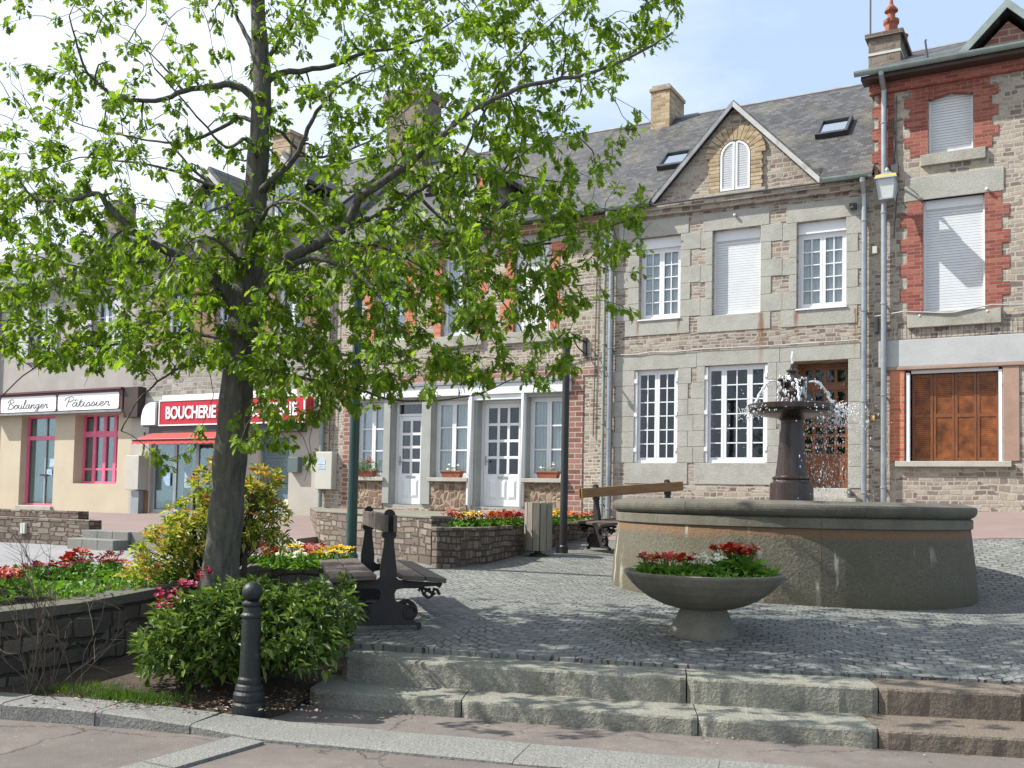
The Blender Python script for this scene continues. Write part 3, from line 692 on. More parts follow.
# cornice under the eaves
b = MB(); b.box(2.45, 7.7, -.09, .02, 7.36, 7.46); b.box(2.45, 7.7, -.15, .02, 7.46, 7.54); h.part(b, 'cornice', 'rubble_main')
b = MB(); b.tube([(2.5, -.2, 7.545), (3.5, -.19, 7.55), (5.2, -.17, 7.56), (6.8, -.18, 7.545), (7.7, -.2, 7.53)], .018, 6); h.part(b, 'eaves_cable', 'cable')
for q in np.arange(2.7, 7.6, .55): pass
h.gutter(7.6, -.3, 2.45, 3.45); h.gutter(7.58, -.3, 6.92, 7.72)
h.downpipe(2.62, .8, 7.5, -.3, 'zinc', .05); h.downpipe(2.47, .9, 7.3, -.1, 'green_zinc', .032, -.06, False); h.downpipe(7.62, 1.2, 7.5, -.3, 'zinc', .05)
b = MB(); b.tube([(2.7, -.025, 4.58), (3.2, -.03, 4.565), (3.5, -.03, 4.60), (3.9, -.03, 4.57), (4.6, -.03, 4.6), (5.9, -.03, 4.585), (7.5, -.03, 4.6)], .011, 5); h.part(b, 'wall_cable', 'pale_cable')
sl = (10.78-7.6)/(3.5+.28); st = math.atan(sl)
def skylight(H, parent, u, y, w, l, ze=7.6, over=.28, sl=sl):
    z = ze+(y+over)*sl+.05; nrm = Vector((0, -math.sin(math.atan(sl)), math.cos(math.atan(sl)))); ax = Vector((w/2, 0, 0)); ay = Vector((0, math.cos(math.atan(sl)), math.sin(math.atan(sl))))*l/2
    b = MB()
    for sx in (-1, 1): b.obox(Vector((u, y, z))+ax*sx*.92, ax*.1, ay, nrm*.07)
    for sy in (-1, 1): b.obox(Vector((u, y, z))+ay*sy*.9, ax*.82, ay*.12, nrm*.068)
    o = H.part(b, 'skylight', 'dark_metal', parent, bevel=.006)
    return o
def skyglass(H, parent, u, y, w, l, ze=7.6, over=.28, sl=sl):
    pass
for (u, y) in ((3.5, 1.25), (6.75, 1.55)):
    o = skylight(h, rf, u, y, .62, .8)
    b = MB(); z = 7.6+(y+.28)*sl+.075; a_ = math.atan(sl)
    b.obox((u, y, z), (.27, 0, 0), (0, math.cos(a_)*.35, math.sin(a_)*.35), (0, -math.sin(a_)*.006, math.cos(a_)*.006)); h.part(b, 'skylight_pane', 'sky_glass', rf)
b = MB(); b.box(2.17, 2.64, 3.1, 4.1, 9.9, 11.35); b.box(2.14, 2.67, 3.07, 4.13, 11.35, 11.43); ch = h.part(b, 'chimney', 'yellow_brick', rf)
b = MB(); b.box(2.19, 2.62, 3.12, 4.08, 11.43, 11.5); h.part(b, 'chimney_cap', 'lead', rf)
b = MB(); b.lathe([(.05, 0), (.06, .02), (.035, .09), (.03, .1)], 10, (7.42, -.1, 7.0)); b.box(7.36, 7.48, -.1, 0, 7.02, 7.12); h.part(b, 'wall_light', 'dark_metal')
b = MB(); b.ball((5.2, -.05, 7.18), .035); h.part(b, 'bracket_knob', 'box_white')

# ---- tall house of rubble and red brick on the right
h = House('brick_house', 'tall rubble and red brick house on the right with closed white shutters', 7.78, 15.0, 1.0)
RW = [(8.69, 9.42, 7.84, 8.95), (8.6, 9.6, 5.01, 7.04), (8.3, 9.86, 2.39, 4.01), (11.9, 12.63, 7.84, 8.95), (11.85, 12.85, 5.01, 7.04), (10.6, 11.9, 2.39, 4.01)]
h.body([(.5, 9.5, 'rubble_red')], RW, 7, .24)
rf = h.roof(9.42, 11.2, 3.3, 7, .38)
h.gutter(9.40, -.42, 7.5, 15)
h.slab(7.6, 15, -.36, -.02, 9.26, 9.34, 'eaves_board', 'brown_panel'); h.slab(7.7, 15, -.1, .02, 9.08, 9.26, 'cornice', 'red_brick')
for k, w in enumerate(RW):
    if k in (0, 3):
        h.shutter(*w, y=.14, boxh=.0)
        h.teeth(w[0], w[1], w[2], w[3]-.02, 'red_brick', (.30, .40), .19)
        b = MB(); n = 13; cx = (w[0]+w[1])/2
        for i in range(n):
            x0 = w[0]-.26+(w[1]-w[0]+.52)*i/n; x1 = x0+(w[1]-w[0]+.52)/n-.006; t = ((x0+x1)/2-cx)/.62
            b.prism([(x0, w[3]-.06*t*t), (x1, w[3]-.06*t*t), (x1+.01*t, w[3]+.22-.05*t*t), (x0+.01*t, w[3]+.22-.05*t*t)], -.014, .02, 1)
        h.part(b, 'arch_bricks', 'red_brick')
        b = MB(); b.prism([(w[0], w[3]), (w[1], w[3]), (w[1], w[3]-.1), (cx, w[3]-.02), (w[0], w[3]-.1)], .0, .13, 1); h.part(b, 'arch_soffit', 'red_brick')
        h.slab(w[0]-.12, w[1]+.2, -.07, .12, w[2]-.2, w[2], 'sill', 'granite_sill')
    elif k in (1, 4):
        h.shutter(*w, y=.12, boxh=.16)
        h.teeth(w[0], w[1], w[2]-.0, w[3], 'red_brick', (.26, .38), .225)
        h.slab(w[0]-.3, w[1]+.3, -.02, .12, w[3], w[3]+.42, 'lintel', 'granite'); h.slab(w[0]-.25, w[1]+.25, -.08, .12, w[2]-.26, w[2], 'sill', 'granite_sill')
        for q in (w[0]-.04, w[1]+.04):
            b = MB()
            for zz in (w[2]-.05, w[3]+.04): b.ball((q, -.06, zz), .035, 8, 6)
            h.part(b, 'shutter_stop', 'box_white')
b = MB(); x = 7.95
while x < 14.9:
    wv = random.uniform(.07, .1); b.box(x, x+wv-.012, -.01, .02, 4.57, 4.8); x += wv
h.part(b, 'soldier_course', 'rubble_red')
h.slab(7.86, 15, -.03, .02, 4.07, 4.55, 'lintel_band', 'white_render'); h.slab(7.9, 15, -.045, .02, 4.012, 4.068, 'lintel_edge', 'pink_cement')
w = RW[2]
h.slab(8.05, 8.295, -.022, .02, 2.39, 4.01, 'painted_jamb', 'orange_brick', .004); h.slab(9.87, 10.12, -.022, .02, 2.39, 4.01, 'cement_jamb', 'pink_cement'); h.slab(10.3, 10.595, -.022, .02, 2.39, 4.01, 'painted_jamb', 'orange_brick', .004)
h.slab(8.15, 10.0, -.09, .12, 2.29, 2.388, 'sill', 'concrete'); h.slab(10.45, 12.0, -.09, .12, 2.29, 2.388, 'sill', 'concrete')
for w in (RW[2], RW[5]):
    b = MB(); b.box(w[0]+.02, w[0]+.08, .0, .14, w[2], w[3]-.05); b.box(w[1]-.06, w[1]-.005, .0, .14, w[2], w[3]-.05); b.box(w[0]+.1, w[1]-.06, .06, .14, w[3]-.06, w[3]-.005); fo = h.part(b, 'window_frame', 'white_paint')
    n = 4; x0, x1 = w[0]+.1, w[1]-.06
    for i in range(n):
        a, c = x0+(x1-x0)*i/n, x0+(x1-x0)*(i+1)/n; yy = .16+.006*(i % 2)
        b = MB(); b.box(a+.045, c-.045, yy+.012, yy+.028, w[2]+.03, w[3]-.09); lv = h.part(b, 'louvre_leaf', 'brown_louvre')
        b = MB(); b.box(a+.004, a+.045, yy, yy+.035, w[2]+.01, w[3]-.07); b.box(c-.045, c-.004, yy, yy+.035, w[2]+.01, w[3]-.07)
        for zz in (w[2]+.01, (w[2]+w[3])/2-.03, w[3]-.13): b.box(a+.045, c-.045, yy+.001, yy+.034, zz, zz+.06)
        h.part(b, 'leaf_frame', 'brown_wood', lv)
h.teeth(8.12, 8.12, 7.62, 9.08, 'red_brick', (.27, .38), .2, sides=(-1,), proud=.02, name='corner_bricks')
h.downpipe(7.96, 1.3, 9.36, -.42, 'zinc', .05, -.1)
b = MB(); b.tube([(8.1, -.05, 8.6), (8.13, -.06, 8.1), (8.1, -.05, 7.6), (8.14, -.06, 7.2)], .016, 5); b.tube([(8.16, -.04, 9.0), (8.15, -.05, 7.9), (8.2, -.04, 7.55), (8.12, -.05, 6.4)], .012, 5); b.box(8.08, 8.2, -.12, 0, 7.55, 7.72); h.part(b, 'wall_cable', 'cable')
b = MB(); b.tube([(7.8, -.06, 5.0), (8.3, -.09, 5.05), (8.9, -.1, 4.98), (9.1, -.1, 4.97), (9.7, -.09, 5.06), (11, -.05, 4.98)], .013, 5); h.part(b, 'wall_cable', 'pale_cable')
h.slab(7.76, 7.84, -.08, 0, 6.15, 6.28, 'junction_box', 'box_white', .005); h.slab(7.74, 7.80, -.06, 0, 3.12, 3.22, 'junction_box', 'brass', .005); h.slab(7.8, 7.86, -.1, 0, 4.7, 5.0, 'junction_box', 'dark_metal', .005)
# chimney at the gable end with its pots and aerial
b = MB(); b.box(7.5, 8.08, 1.0, 2.5, 9.6, 10.62); b.box(7.44, 8.14, .94, 2.56, 10.62, 10.7); ch = h.part(b, 'chimney', 'chimney_stone', rf)
b = MB(); b.box(7.49, 8.09, .99, 2.51, 10.28, 10.33); h.part(b, 'chimney_band', 'box_white', rf)
b = MB(); b.lathe([(.1, 0), (.1, .3), (.12, .36), (.1, .38)], 14, (7.96, 2.1, 10.7)); h.part(b, 'chimney_pot', 'terracotta', rf)
b = MB(); b.lathe([(.13, 0), (.12, .33), (.15, .38), (.15, .44), (.09, .44)], 14, (7.84, 1.5, 10.7)); b.lathe([(.075, .44), (.075, .58), (.13, .62), (.12, .66), (.04, .76), (.03, .86)], 12, (7.84, 1.5, 10.7)); h.part(b, 'chimney_pot', 'terracotta', rf)
b = MB(); b.tube([(7.5, 1.2, 10.1), (7.5, 1.2, 12.0)], .018, 6); b.tube([(7.5, 1.2, 11.68), (7.84, 1.28, 11.65)], .012, 5)
for q in range(5): b.tube([(7.62+.05*q, 1.1, 11.6), (7.62+.05*q, 1.35, 11.75)], .006, 4)
h.part(b, 'aerial', 'dark_metal', rf)
# gabled dormer with fish-scale brick
b = MB(); b.prism([(9.45, 9.42), (10.5, 9.42), (9.98, 9.95)], -.12, .3, 1); dm = h.part(b, 'dormer_gable', 'dark_brick')
b = MB(); b.prism([(9.3, 9.4), (9.98, 10.1), (10.66, 9.4), (10.76, 9.46), (9.98, 10.24), (9.2, 9.46)], -.34, 1.6, 1); h.part(b, 'dormer_roof', 'slate', dm)
b = MB(); b.prism([(9.18, 9.42), (9.98, 10.24), (10.78, 9.42), (10.64, 9.4), (9.98, 10.08), (9.32, 9.4)], -.37, -.342, 1); h.part(b, 'verge_board', 'green_zinc', dm)
b = MB(); b.tube([(8.72, -.3, 9.45), (8.68, -.3, 9.8), (8.7, -.3, 9.82)], .018, 6); h.part(b, 'vent_pipe', 'dark_metal', rf)

# street lantern bracketed to the brick house
LN = thing('wall_lantern', 'square glass street lantern with a brass cap on the corner of the brick house', 'lantern', fw(8.07, -.45, 6.98), ANG)
b = MB(); b.prism([(-.13, -.13), (.13, -.13), (.13, .13), (-.13, .13)], 0, .02, 2)
def frus(b, r0, z0, r1, z1): b.add([(-r0, -r0, z0), (r0, -r0, z0), (r0, r0, z0), (-r0, r0, z0), (-r1, -r1, z1), (r1, -r1, z1), (r1, r1, z1), (-r1, r1, z1)], [(3, 2, 1, 0), (4, 5, 6, 7), (0, 1, 5, 4), (1, 2, 6, 5), (2, 3, 7, 6), (3, 0, 4, 7)])
b = MB(); frus(b, .105, .03, .15, .36); b.build('lamp_pane', 'lamp_glass', LN)
b = MB(); frus(b, .12, 0, .12, .03); frus(b, .19, .36, .175, .40); frus(b, .175, .40, .06, .50); b.lathe([(.03, .5), (.045, .54), (.01, .6)], 8)
for sx in (-1, 1):
    for sy in (-1, 1): b.tube([(sx*.112, sy*.112, .02), (sx*.158, sy*.158, .37)], .012, 5)
b.build('lamp_frame', 'zinc', LN)
b = MB(); frus(b, .182, .385, .165, .43); b.build('lamp_cap', 'brass', LN)
b = MB(); b.tube([(0, .44, .3), (0, .3, .55), (0, .12, .66), (0, 0, .62), (0, 0, .55)], .018, 8); b.tube([(0, .44, .62), (0, .22, .68), (0, .05, .64)], .012, 6); b.box(-.05, .05, .43, .45, .2, .75); b.build('bracket', 'dark_metal', LN)

# ---- house with the white doors
h = House('white_door_house', 'brown rubble house with orange brick jambs and two white glazed doors', -5.1, 2.45, .8)
WW = [(-3.52, -2.63, 5.22, 7.05), (-1.62, -.72, 5.22, 7.05), (.27, 1.18, 5.2, 7.1)]
WG = [(-4.0, -3.15, 2.03, 3.78), (-2.92, -2.08, 1.4, 3.78), (-1.78, -.84, 2.03, 3.78), (-.6, .5, 1.4, 3.74), (.66, 1.56, 2.03, 3.78)]
h.body([(.5, 1.36, 'rubble_white'), (1.36, 3.9, 'rubble_white', (-5.1, -4.06)), (1.36, 3.9, 'grey_frame', (-4.06, 1.6)), (1.36, 3.9, 'rubble_white', (1.6, 2.45)), (3.9, 7.62, 'rubble_white')], WW+WG, 7, .3)
rf = h.roof(7.6, 10.78, 3.5, 7, .28)
h.gutter(7.62, -.3)
b = MB(); b.box(-5.1, 2.45, -.1, .02, 7.32, 7.52); h.part(b, 'cornice', 'dark_brick')
for k, w in enumerate(WW):
    h.teeth(w[0], w[1], w[2], w[3], 'orange_brick', (.2, .33), .32)
    h.slab(w[0]-.36, w[1]+.36, -.02, .1, w[3], w[3]+.36, 'lintel', 'granite'); h.slab(w[0]-.22, w[1]+.22, -.07, .12, w[2]-.24, w[2], 'sill', 'granite_sill')
    if k < 2: h.window(*w, 2, 1, 3, y=.16, curtain=True)
    else:
        for (a, c) in ((w[0]+.02, (w[0]+w[1])/2-.004), ((w[0]+w[1])/2+.004, w[1]-.02)):
            b = MB(); b.box(a, c, .06, .1, w[2]+.02, w[3]-.02); h.part(b, 'plank_shutter', 'white_plank')
# shopfront of white joinery and grey posts
h.slab(-4.1, 1.72, -.10, .02, 3.86, 4.1, 'shop_beam', 'white_paint'); h.slab(-4.15, 1.76, -.14, .02, 4.1, 4.17, 'shop_beam', 'lead')
h.slab(-.72, .62, -.06, .02, 3.742, 3.858, 'shutter_casing', 'white_paint')
for (a, c) in ((-3.13, -2.94), (-2.06, -1.8), (-.82, -.68), (.56, .64)):
    h.slab(a, c, -.05, .02, 1.42, 3.855, 'shop_post', 'white_paint' if a in (-.82, .56) else 'grey_frame', .006)
b = MB(); b.tube([(-.71, -.09, 1.35), (-.71, -.09, 3.9)], .035, 8); h.part(b, 'downpipe', 'white_paint', smooth=True)
b = MB(); b.tube([(.6, -.09, 1.35), (.6, -.09, 3.9)], .03, 8); h.part(b, 'downpipe', 'white_paint', smooth=True)
for k in (0, 2, 4):
    w = WG[k]
    wo = h.window(*w, 2, 1, 3, y=.2, curtain=True, bar=.035)
    h.slab(w[0]-.06, w[1]+.08, -.12, .15, 1.94, 2.028, 'sill', 'concrete'); 
    h.slab(w[0]-.02, w[1]+.02, -.03, .02, 1.3, 1.938, 'crazy_paved_panel', 'crazy', .004)
h.slab(1.6, 2.0, -.018, .02, 1.0, 4.2, 'brick_quoin', 'dark_brick', .004); h.slab(-4.35, -4.05, -.018, .02, 1.0, 4.2, 'brick_quoin', 'dark_brick', .004)
h.slab(-5.0, 2.3, -.014, .02, 4.175, 4.36, 'brick_course', 'dark_brick', .004)
for (w, nc, tr) in ((WG[1], 2, True), (WG[3], 3, False)):
    a, c, e, f = w; y = .22 if tr else .25
    b = MB(); top = f-.3 if tr else f
    b.box(a, a+.06, y-.04, y+.04, e, f); b.box(c-.06, c, y-.04, y+.04, e, f); b.box(a+.06, c-.06, y-.04, y+.04, f-.05, f)
    if tr: b.box(a+.06, c-.06, y-.04, y+.04, top-.03, top+.03)
    fr = h.part(b, 'door_frame', 'white_paint')
    b = MB(); x0, x1 = a+.065, c-.065; zt = top-.035 if tr else top-.055
    zp = e+.72
    b.box(x0, x0+.1, y-.03, y+.02, e+.01, zt); b.box(x1-.1, x1, y-.03, y+.02, e+.01, zt); b.box(x0+.1, x1-.1, y-.03, y+.02, zt-.1, zt); b.box(x0+.1, x1-.1, y-.022, y+.02, e+.01, zp)
    for i in range(nc):                          # raised lower panels
        q0 = x0+.12+(x1-x0-.24)*i/nc; q1 = x0+.12+(x1-x0-.24)*(i+1)/nc; b.add([(q0+.02, y-.024, e+.16), (q1-.02, y-.024, e+.16), (q1-.02, y-.024, zp-.12), (q0+.02, y-.024, zp-.12), (q0+.06, y-.045, e+.22), (q1-.06, y-.045, e+.22), (q1-.06, y-.045, zp-.18), (q0+.06, y-.045, zp-.18)], [(4, 5, 6, 7), (0, 1, 5, 4), (1, 2, 6, 5), (2, 3, 7, 6), (3, 0, 4, 7)])
    for i in range(1, nc):
        q = x0+.1+(x1-x0-.2)*i/nc; b.box(q-.03, q+.03, y-.028, y+.018, zp, zt-.1)
    for j in range(1, 4):
        q = zp+(zt-.1-zp)*j/4; b.box(x0+.1, x1-.1, y-.027, y+.017, q-.03, q+.03)
    do = h.part(b, 'door', 'white_paint', bevel=.004)
    b = MB(); b.box(x0+.05, x1-.05, y-.002, y+.003, zp-.02, zt-.05); h.part(b, 'pane', 'glass', do)
    if tr:
        b = MB(); b.box(a+.05, c-.05, y-.002, y+.003, top+.02, f-.04); h.part(b, 'pane', 'glass', fr)
    b = MB(); b.tube([(x0+.05, y-.03, e+1.0), (x0+.05, y-.07, e+1.0), (x0+.15, y-.07, e+1.0)], .012, 8); b.box(x0+.03, x0+.07, y-.036, y-.03, e+.92, e+1.12); h.part(b, 'handle', 'zinc', do)
    b = MB(); b.box((x0+x1)/2-.12, (x0+x1)/2+.12, y-.036, y-.022, zp-.1, zp-.05); h.part(b, 'letter_slot', 'zinc', do)
    b = MB(); b.quad((a-.1, y+.7, e), (c+.1, y+.7, e), (c+.1, y+.7, f), (a-.1, y+.7, f)); h.part(b, 'room_wall', 'dark_room', fr)
b = MB(); b.box(1.98, 2.06, -.06, 0, 4.6, 4.98); b.tube([(2.02, -.05, 4.9), (1.95, -.35, 4.93), (1.9, -.62, 4.9)], .02, 6); b.tube([(2.02, -.05, 4.65), (1.97, -.25, 4.74), (1.94, -.42, 4.9)], .014, 6); b.lathe([(.04, 0), (.05, -.05), (.02, -.08)], 8, (1.9, -.62, 4.9)); h.part(b, 'wall_bracket', 'iron')
b = MB(); b.tube([(-5, -.03, 4.45), (-3, -.03, 4.42), (-1, -.03, 4.44), (1.2, -.03, 4.42), (2.4, -.03, 4.62)], .011, 5); b.tube([(2.28, -.03, 7.2), (2.26, -.03, 5.0), (2.24, -.03, 2.9)], .012, 5); h.part(b, 'wall_cable', 'cable')
h.downpipe(-4.95, 1.2, 7.5, -.3, 'green_zinc', .05)
b = MB(); b.tube([(-4.75, -.05, 7.2), (-4.74, -.05, 2.6)], .014, 5); b.tube([(-4.62, -.05, 7.1), (-4.63, -.05, 2.0)], .01, 5); h.part(b, 'wall_cable', 'cable')
mb_ = h.slab(-5.02, -4.52, -.2, 0, 1.72, 2.62, 'meter_cabinet', 'box_white', .012)
b = MB(); b.box(-4.93, -4.72, -.206, -.2, 2.32, 2.42); b.box(-4.93, -4.72, -.206, -.2, 2.2, 2.28); h.part(b, 'meter_label', 'notice_blue', mb_)
# gabled dormer
b = MB(); b.prism([(-1.75, 7.62), (-.35, 7.62), (-.35, 8.85), (-1.05, 9.3), (-1.75, 8.85)], -.02, 1.6, 1); dm = h.part(b, 'dormer', 'pale_render')
b = MB(); b.prism([(-2.05, 8.62), (-1.05, 9.42), (-.05, 8.62), (.02, 8.7), (-1.05, 9.56), (-2.12, 8.7)], -.25, 2.2, 1); h.part(b, 'dormer_roof', 'slate', dm)
b = MB(); b.prism([(-2.12, 8.6), (-1.05, 9.46), (-1.05, 9.3), (-2.0, 8.55)], -.28, -.252, 1); b.prism([(-1.05, 9.46), (.02, 8.6), (-.1, 8.55), (-1.05, 9.3)], -.28, -.252, 1); h.part(b, 'verge_board', 'pale_board', dm)
h.slab(-1.62, -1.4, -.04, 0, 7.9, 8.8, 'brick_jamb', 'orange_brick', .004, dm); h.slab(-.72, -.5, -.04, 0, 7.9, 8.8, 'brick_jamb', 'orange_brick', .004, dm)
b = MB(); b.box(-1.4, -.72, -.05, -.02, 7.9, 8.8); h.part(b, 'dormer_shutter', 'white_louvre', dm)
h.slab(-1.7, -.4, -.08, 0, 7.72, 7.9, 'sill', 'granite_sill', .006, dm)
b = MB(); b.box(-5.65, -4.45, 3.1, 4.0, 9.9, 12.5); b.box(-5.75, -4.35, 3.0, 4.1, 12.5, 12.66); b.box(-5.68, -4.42, 3.07, 4.03, 12.66, 12.8); h.part(b, 'chimney', 'chimney_stone', rf)
for (u, y, w, l) in ((-3.6, .9, .5, .9), (-2.9, 1.7, .5, .7)):
    skylight(h, rf, u, y, w, l); b = MB(); z = 7.6+(y+.28)*sl+.075; a_ = math.atan(sl)
    b.obox((u, y, z), (w*.42, 0, 0), (0, math.cos(a_)*l*.43, math.sin(a_)*l*.43), (0, -math.sin(a_)*.006, math.cos(a_)*.006)); h.part(b, 'skylight_pane', 'sky_glass', rf)

# flower boxes on its sills
def leafblob(b, c, rx, ry, rz, n, size, rnd, up=.5, tilt=.7):
    for _ in range(n):
        while True:
            p = Vector((rnd.uniform(-1, 1), rnd.uniform(-1, 1), rnd.uniform(-1, 1)))
            if p.length < 1: break
        q = Vector((c[0]+p.x*rx, c[1]+p.y*ry, c[2]+p.z*rz))
        dr = Vector((p.x+rnd.uniform(-.6, .6), p.y+rnd.uniform(-.6, .6), p.z*.6+up*rnd.random()+rnd.uniform(-.2, .2)))
        leaf(b, q, dr, size*rnd.uniform(.7, 1.25), rnd)
def leaf(b, p, d, L, rnd, wide=.42, droop=.25):
    d = Vector(d); d = d.normalized() if d.length > 1e-6 else Vector((0, 0, 1))
    s = d.cross(Vector((rnd.uniform(-.4, .4), rnd.uniform(-.4, .4), 1))); s = s.normalized() if s.length > 1e-6 else Vector((1, 0, 0))
    nn = s.cross(d); w = L*wide/2; k = nn*(-.18*L)
    m1 = p+d*L*.45; tip = p+d*L-Vector((0, 0, droop*L))
    b.add([p, m1+s*w+k*-.5, tip, m1-s*w+k*-.5, m1+k*.4], [(0, 1, 4), (1, 2, 4), (2, 3, 4), (3, 0, 4)])
def flower(b, p, r, rnd, n=5):
    nn = Vector((rnd.uniform(-.5, .5), rnd.uniform(-.9, .3), 1)).normalized(); a = nn.orthogonal().normalized(); c = nn.cross(a); t0 = rnd.random()*6
    vs = [p-nn*r*.15]
    for i in range(n*2):
        t = t0+math.pi*i/n; rr = r*(1 if i % 2 == 0 else .62); vs.append(p+(a*math.cos(t)+c*math.sin(t))*rr+nn*r*.12)
    b.add(vs, [(0, i+1, (i+1) % (n*2)+1) for i in range(n*2)])
rnd = random.Random(5)
for k, lab in ((0, 'box of red geraniums on the sill left of the narrow white door'), (2, 'terracotta flower box on the sill between the two white doors'), (4, 'terracotta flower box on the sill right of the wider white door')):
    w = WG[k]; cx = (w[0]+w[1])/2+(.1 if k else -.05)
    t = thing('flower_box', lab, 'flower box', fw(cx, -.02, 2.028), ANG, 'window boxes of the white doored house')
    b = MB(); b.add([(-.22, -.07, 0), (.22, -.07, 0), (.22, .07, 0), (-.22, .07, 0), (-.26, -.09, .15), (.26, -.09, .15), (.26, .09, .15), (-.26, .09, .15)], [(3, 2, 1, 0), (0, 1, 5, 4), (1, 2, 6, 5), (2, 3, 7, 6), (3, 0, 4, 7), (4, 5, 6, 7)])
    b.box(-.27, .27, -.1, .1, .12, .155); b.build('trough', 'terracotta', t, bevel=.006)
    b = MB()
    if k == 0: leafblob(b, (-.05, -.04, .24), .36, .14, .14, 170, .09, rnd)
    else: leafblob(b, (0, 0, .17), .22, .07, .05, 40, .06, rnd)
    b.build('leaves', 'bed_leaf', t)
    b = MB()
    for _ in range(46 if k == 0 else 6):
        c0 = rnd.choice([(-.25, .3), (.18, .4), (.05, .33), (-.38, .28)]) if k == 0 else (rnd.uniform(-.2, .2), .22)
        flower(b, Vector((c0[0]+rnd.gauss(0, .05), -.08+rnd.gauss(0, .05), c0[1]+rnd.gauss(0, .035))), .035, rnd)
    b.build('blossom', 'petal_red' if k == 0 else 'petal_white', t)

# ---- butcher's house
h = House('butcher_house', 'rubble house with red butcher sign, red awning and brown shutters behind the trunk', -11.84, -5.1, .5)
BW = [(-10.6, -9.7, 5.5, 7.2), (-8.7, -7.8, 5.5, 7.2), (-6.6, -5.7, 5.5, 7.2)]
BG = [(-11.0, -8.45, 1.0, 2.95), (-7.0, -6.05, 1.0, 3.0)]
h.body([(.0, 4.15, 'pale_render'), (4.15, 8.3, 'rubble_grey')], BW+BG, 7, .25)
rf = h.roof(8.25, 11.25, 3.5, 7, .28)
h.gutter(8.27, -.3)
for w in BW:
    h.window(*w, 2, 1, 3, y=.15)
    h.slab(w[0]-.1, w[1]+.1, -.06, .1, w[2]-.16, w[2]-.002, 'sill', 'granite_sill'); h.slab(w[0]-.2, w[1]+.2, -.015, .1, w[3], w[3]+.3, 'lintel', 'granite')
    for (a, c) in ((w[0]-.46, w[0]-.02), (w[1]+.02, w[1]+.46)):
        b = MB(); b.box(a, c, -.06, -.025, w[2]+.02, w[3]-.02); h.part(b, 'shutter', 'brown_shutter')
h.window(-11.0, -8.45, 1.0, 2.95, 3, 1, 1, y=.1, col='aluminium', glass='shop_glass', curtain=True, name='shop_window')
b = MB(); b.box(-10.55, -10.3, .06, .08, 1.75, 2.1); b.box(-9.75, -9.45, .06, .08, 1.7, 2.15); b.box(-9.2, -8.95, .06, .08, 1.9, 2.2); h.part(b, 'poster', 'notice_blue')
b = MB(); b.box(-7.0, -6.05, .1, .15, 1.2, 3.0); dr = h.part(b, 'door', 'blue_door'); b = MB(); b.box(-6.9, -6.15, .09, .1, 1.6, 2.85); h.part(b, 'pane', 'shop_glass', dr); b = MB(); b.box(-6.98, -6.1, .07, .1, 1.2, 1.45); h.part(b, 'kick_plate', 'sign_white', dr)
h.slab(-7.1, -5.95, -.1, .1, 1.02, 1.19, 'doorstep', 'sign_white')
h.slab(-8.4, -7.05, -.02, .02, 1.0, 3.0, 'pier', 'pale_render'); h.slab(-11.6, -11.05, -.03, .02, 1.0, 1.6, 'pier_base', 'brown_shutter')
h.slab(-10.75, -5.5, -.32, 0, 3.12, 3.32, 'fascia', 'dark_metal')
sg = h.slab(-10.3, -5.3, -.36, -.02, 3.36, 3.98, 'sign_board', 'sign_red', .01)
b = MB()
b.box(-10.33, -5.27, -.375, -.34, 3.98, 4.02); b.box(-10.33, -5.27, -.375, -.34, 3.325, 3.36); b.box(-10.34, -10.3, -.375, -.34, 3.325, 4.02); b.box(-5.3, -5.26, -.375, -.34, 3.325, 4.02); h.part(b, 'sign_frame', 'sign_white', sg)
h.slab(-10.3, -5.6, -.3, -.02, 4.03, 4.14, 'sign_lamp', 'sign_white')
def text(H, parent, s, u0, u1, z0, z1, y, mat, ext=.012, off=.0):
    c = bpy.data.curves.new('lettering', 'FONT'); c.body = s; c.extrude = ext; c.offset = off; c.size = 1
    o = bpy.data.objects.new('tmp', c); COL.objects.link(o); bpy.context.view_layer.update()
    me = bpy.data.meshes.new_from_object(o.evaluated_get(bpy.context.evaluated_depsgraph_get())); bpy.data.objects.remove(o)
    xs = [v.co.x for v in me.vertices]; ys = [v.co.y for v in me.vertices]
    sx = (u1-u0)/(max(xs)-min(xs)); sy = (z1-z0)/(max(ys)-min(ys)); mx, my = min(xs), min(ys)
    for v in me.vertices: v.co = (u0+(v.co.x-mx)*sx-H.o[0], y-v.co.z, z0+(v.co.y-my)*sy-H.o[2])
    me.materials.clear(); me.materials.append(M[mat]); q = bpy.data.objects.new('lettering', me); COL.objects.link(q); q.parent = parent; return q
text(h, sg, 'BOUCHERIE', -10.06, -8.22, 3.5, 3.84, -.372, 'sign_white', .008, .028)
text(h, sg, 'CHARCUTERIE', -7.85, -5.5, 3.5, 3.84, -.372, 'sign_white', .008, .028)
b = MB(); b.prism([(-10.95, 3.36), (-10.42, 3.36), (-10.42, 3.96), (-10.62, 3.96), (-10.8, 3.9), (-10.9, 3.77), (-10.95, 3.6)], -.42, -.36, 1); lb = h.part(b, 'light_box', 'sign_white')
b = MB(); b.prism([(-10.99, 3.32), (-10.38, 3.32), (-10.38, 4.0), (-10.63, 4.0), (-10.83, 3.94), (-10.94, 3.8), (-10.99, 3.6)], -.358, -.05, 1); h.part(b, 'light_box_case', 'blue_door', lb)
b = MB(); n = 24; vs = []
for i in range(n+1):
    u = -10.62+(3.0)*i/n; vs += [(u, -.32, 3.14), (u, -.95, 2.93), (u, -.97, 2.80+(.03 if i % 2 else 0))]
b.add(vs, [(3*i+k, 3*i+3+k, 3*i+4+k, 3*i+1+k) for i in range(n) for k in (0, 1)]); aw = h.part(b, 'awning', 'awning_red')
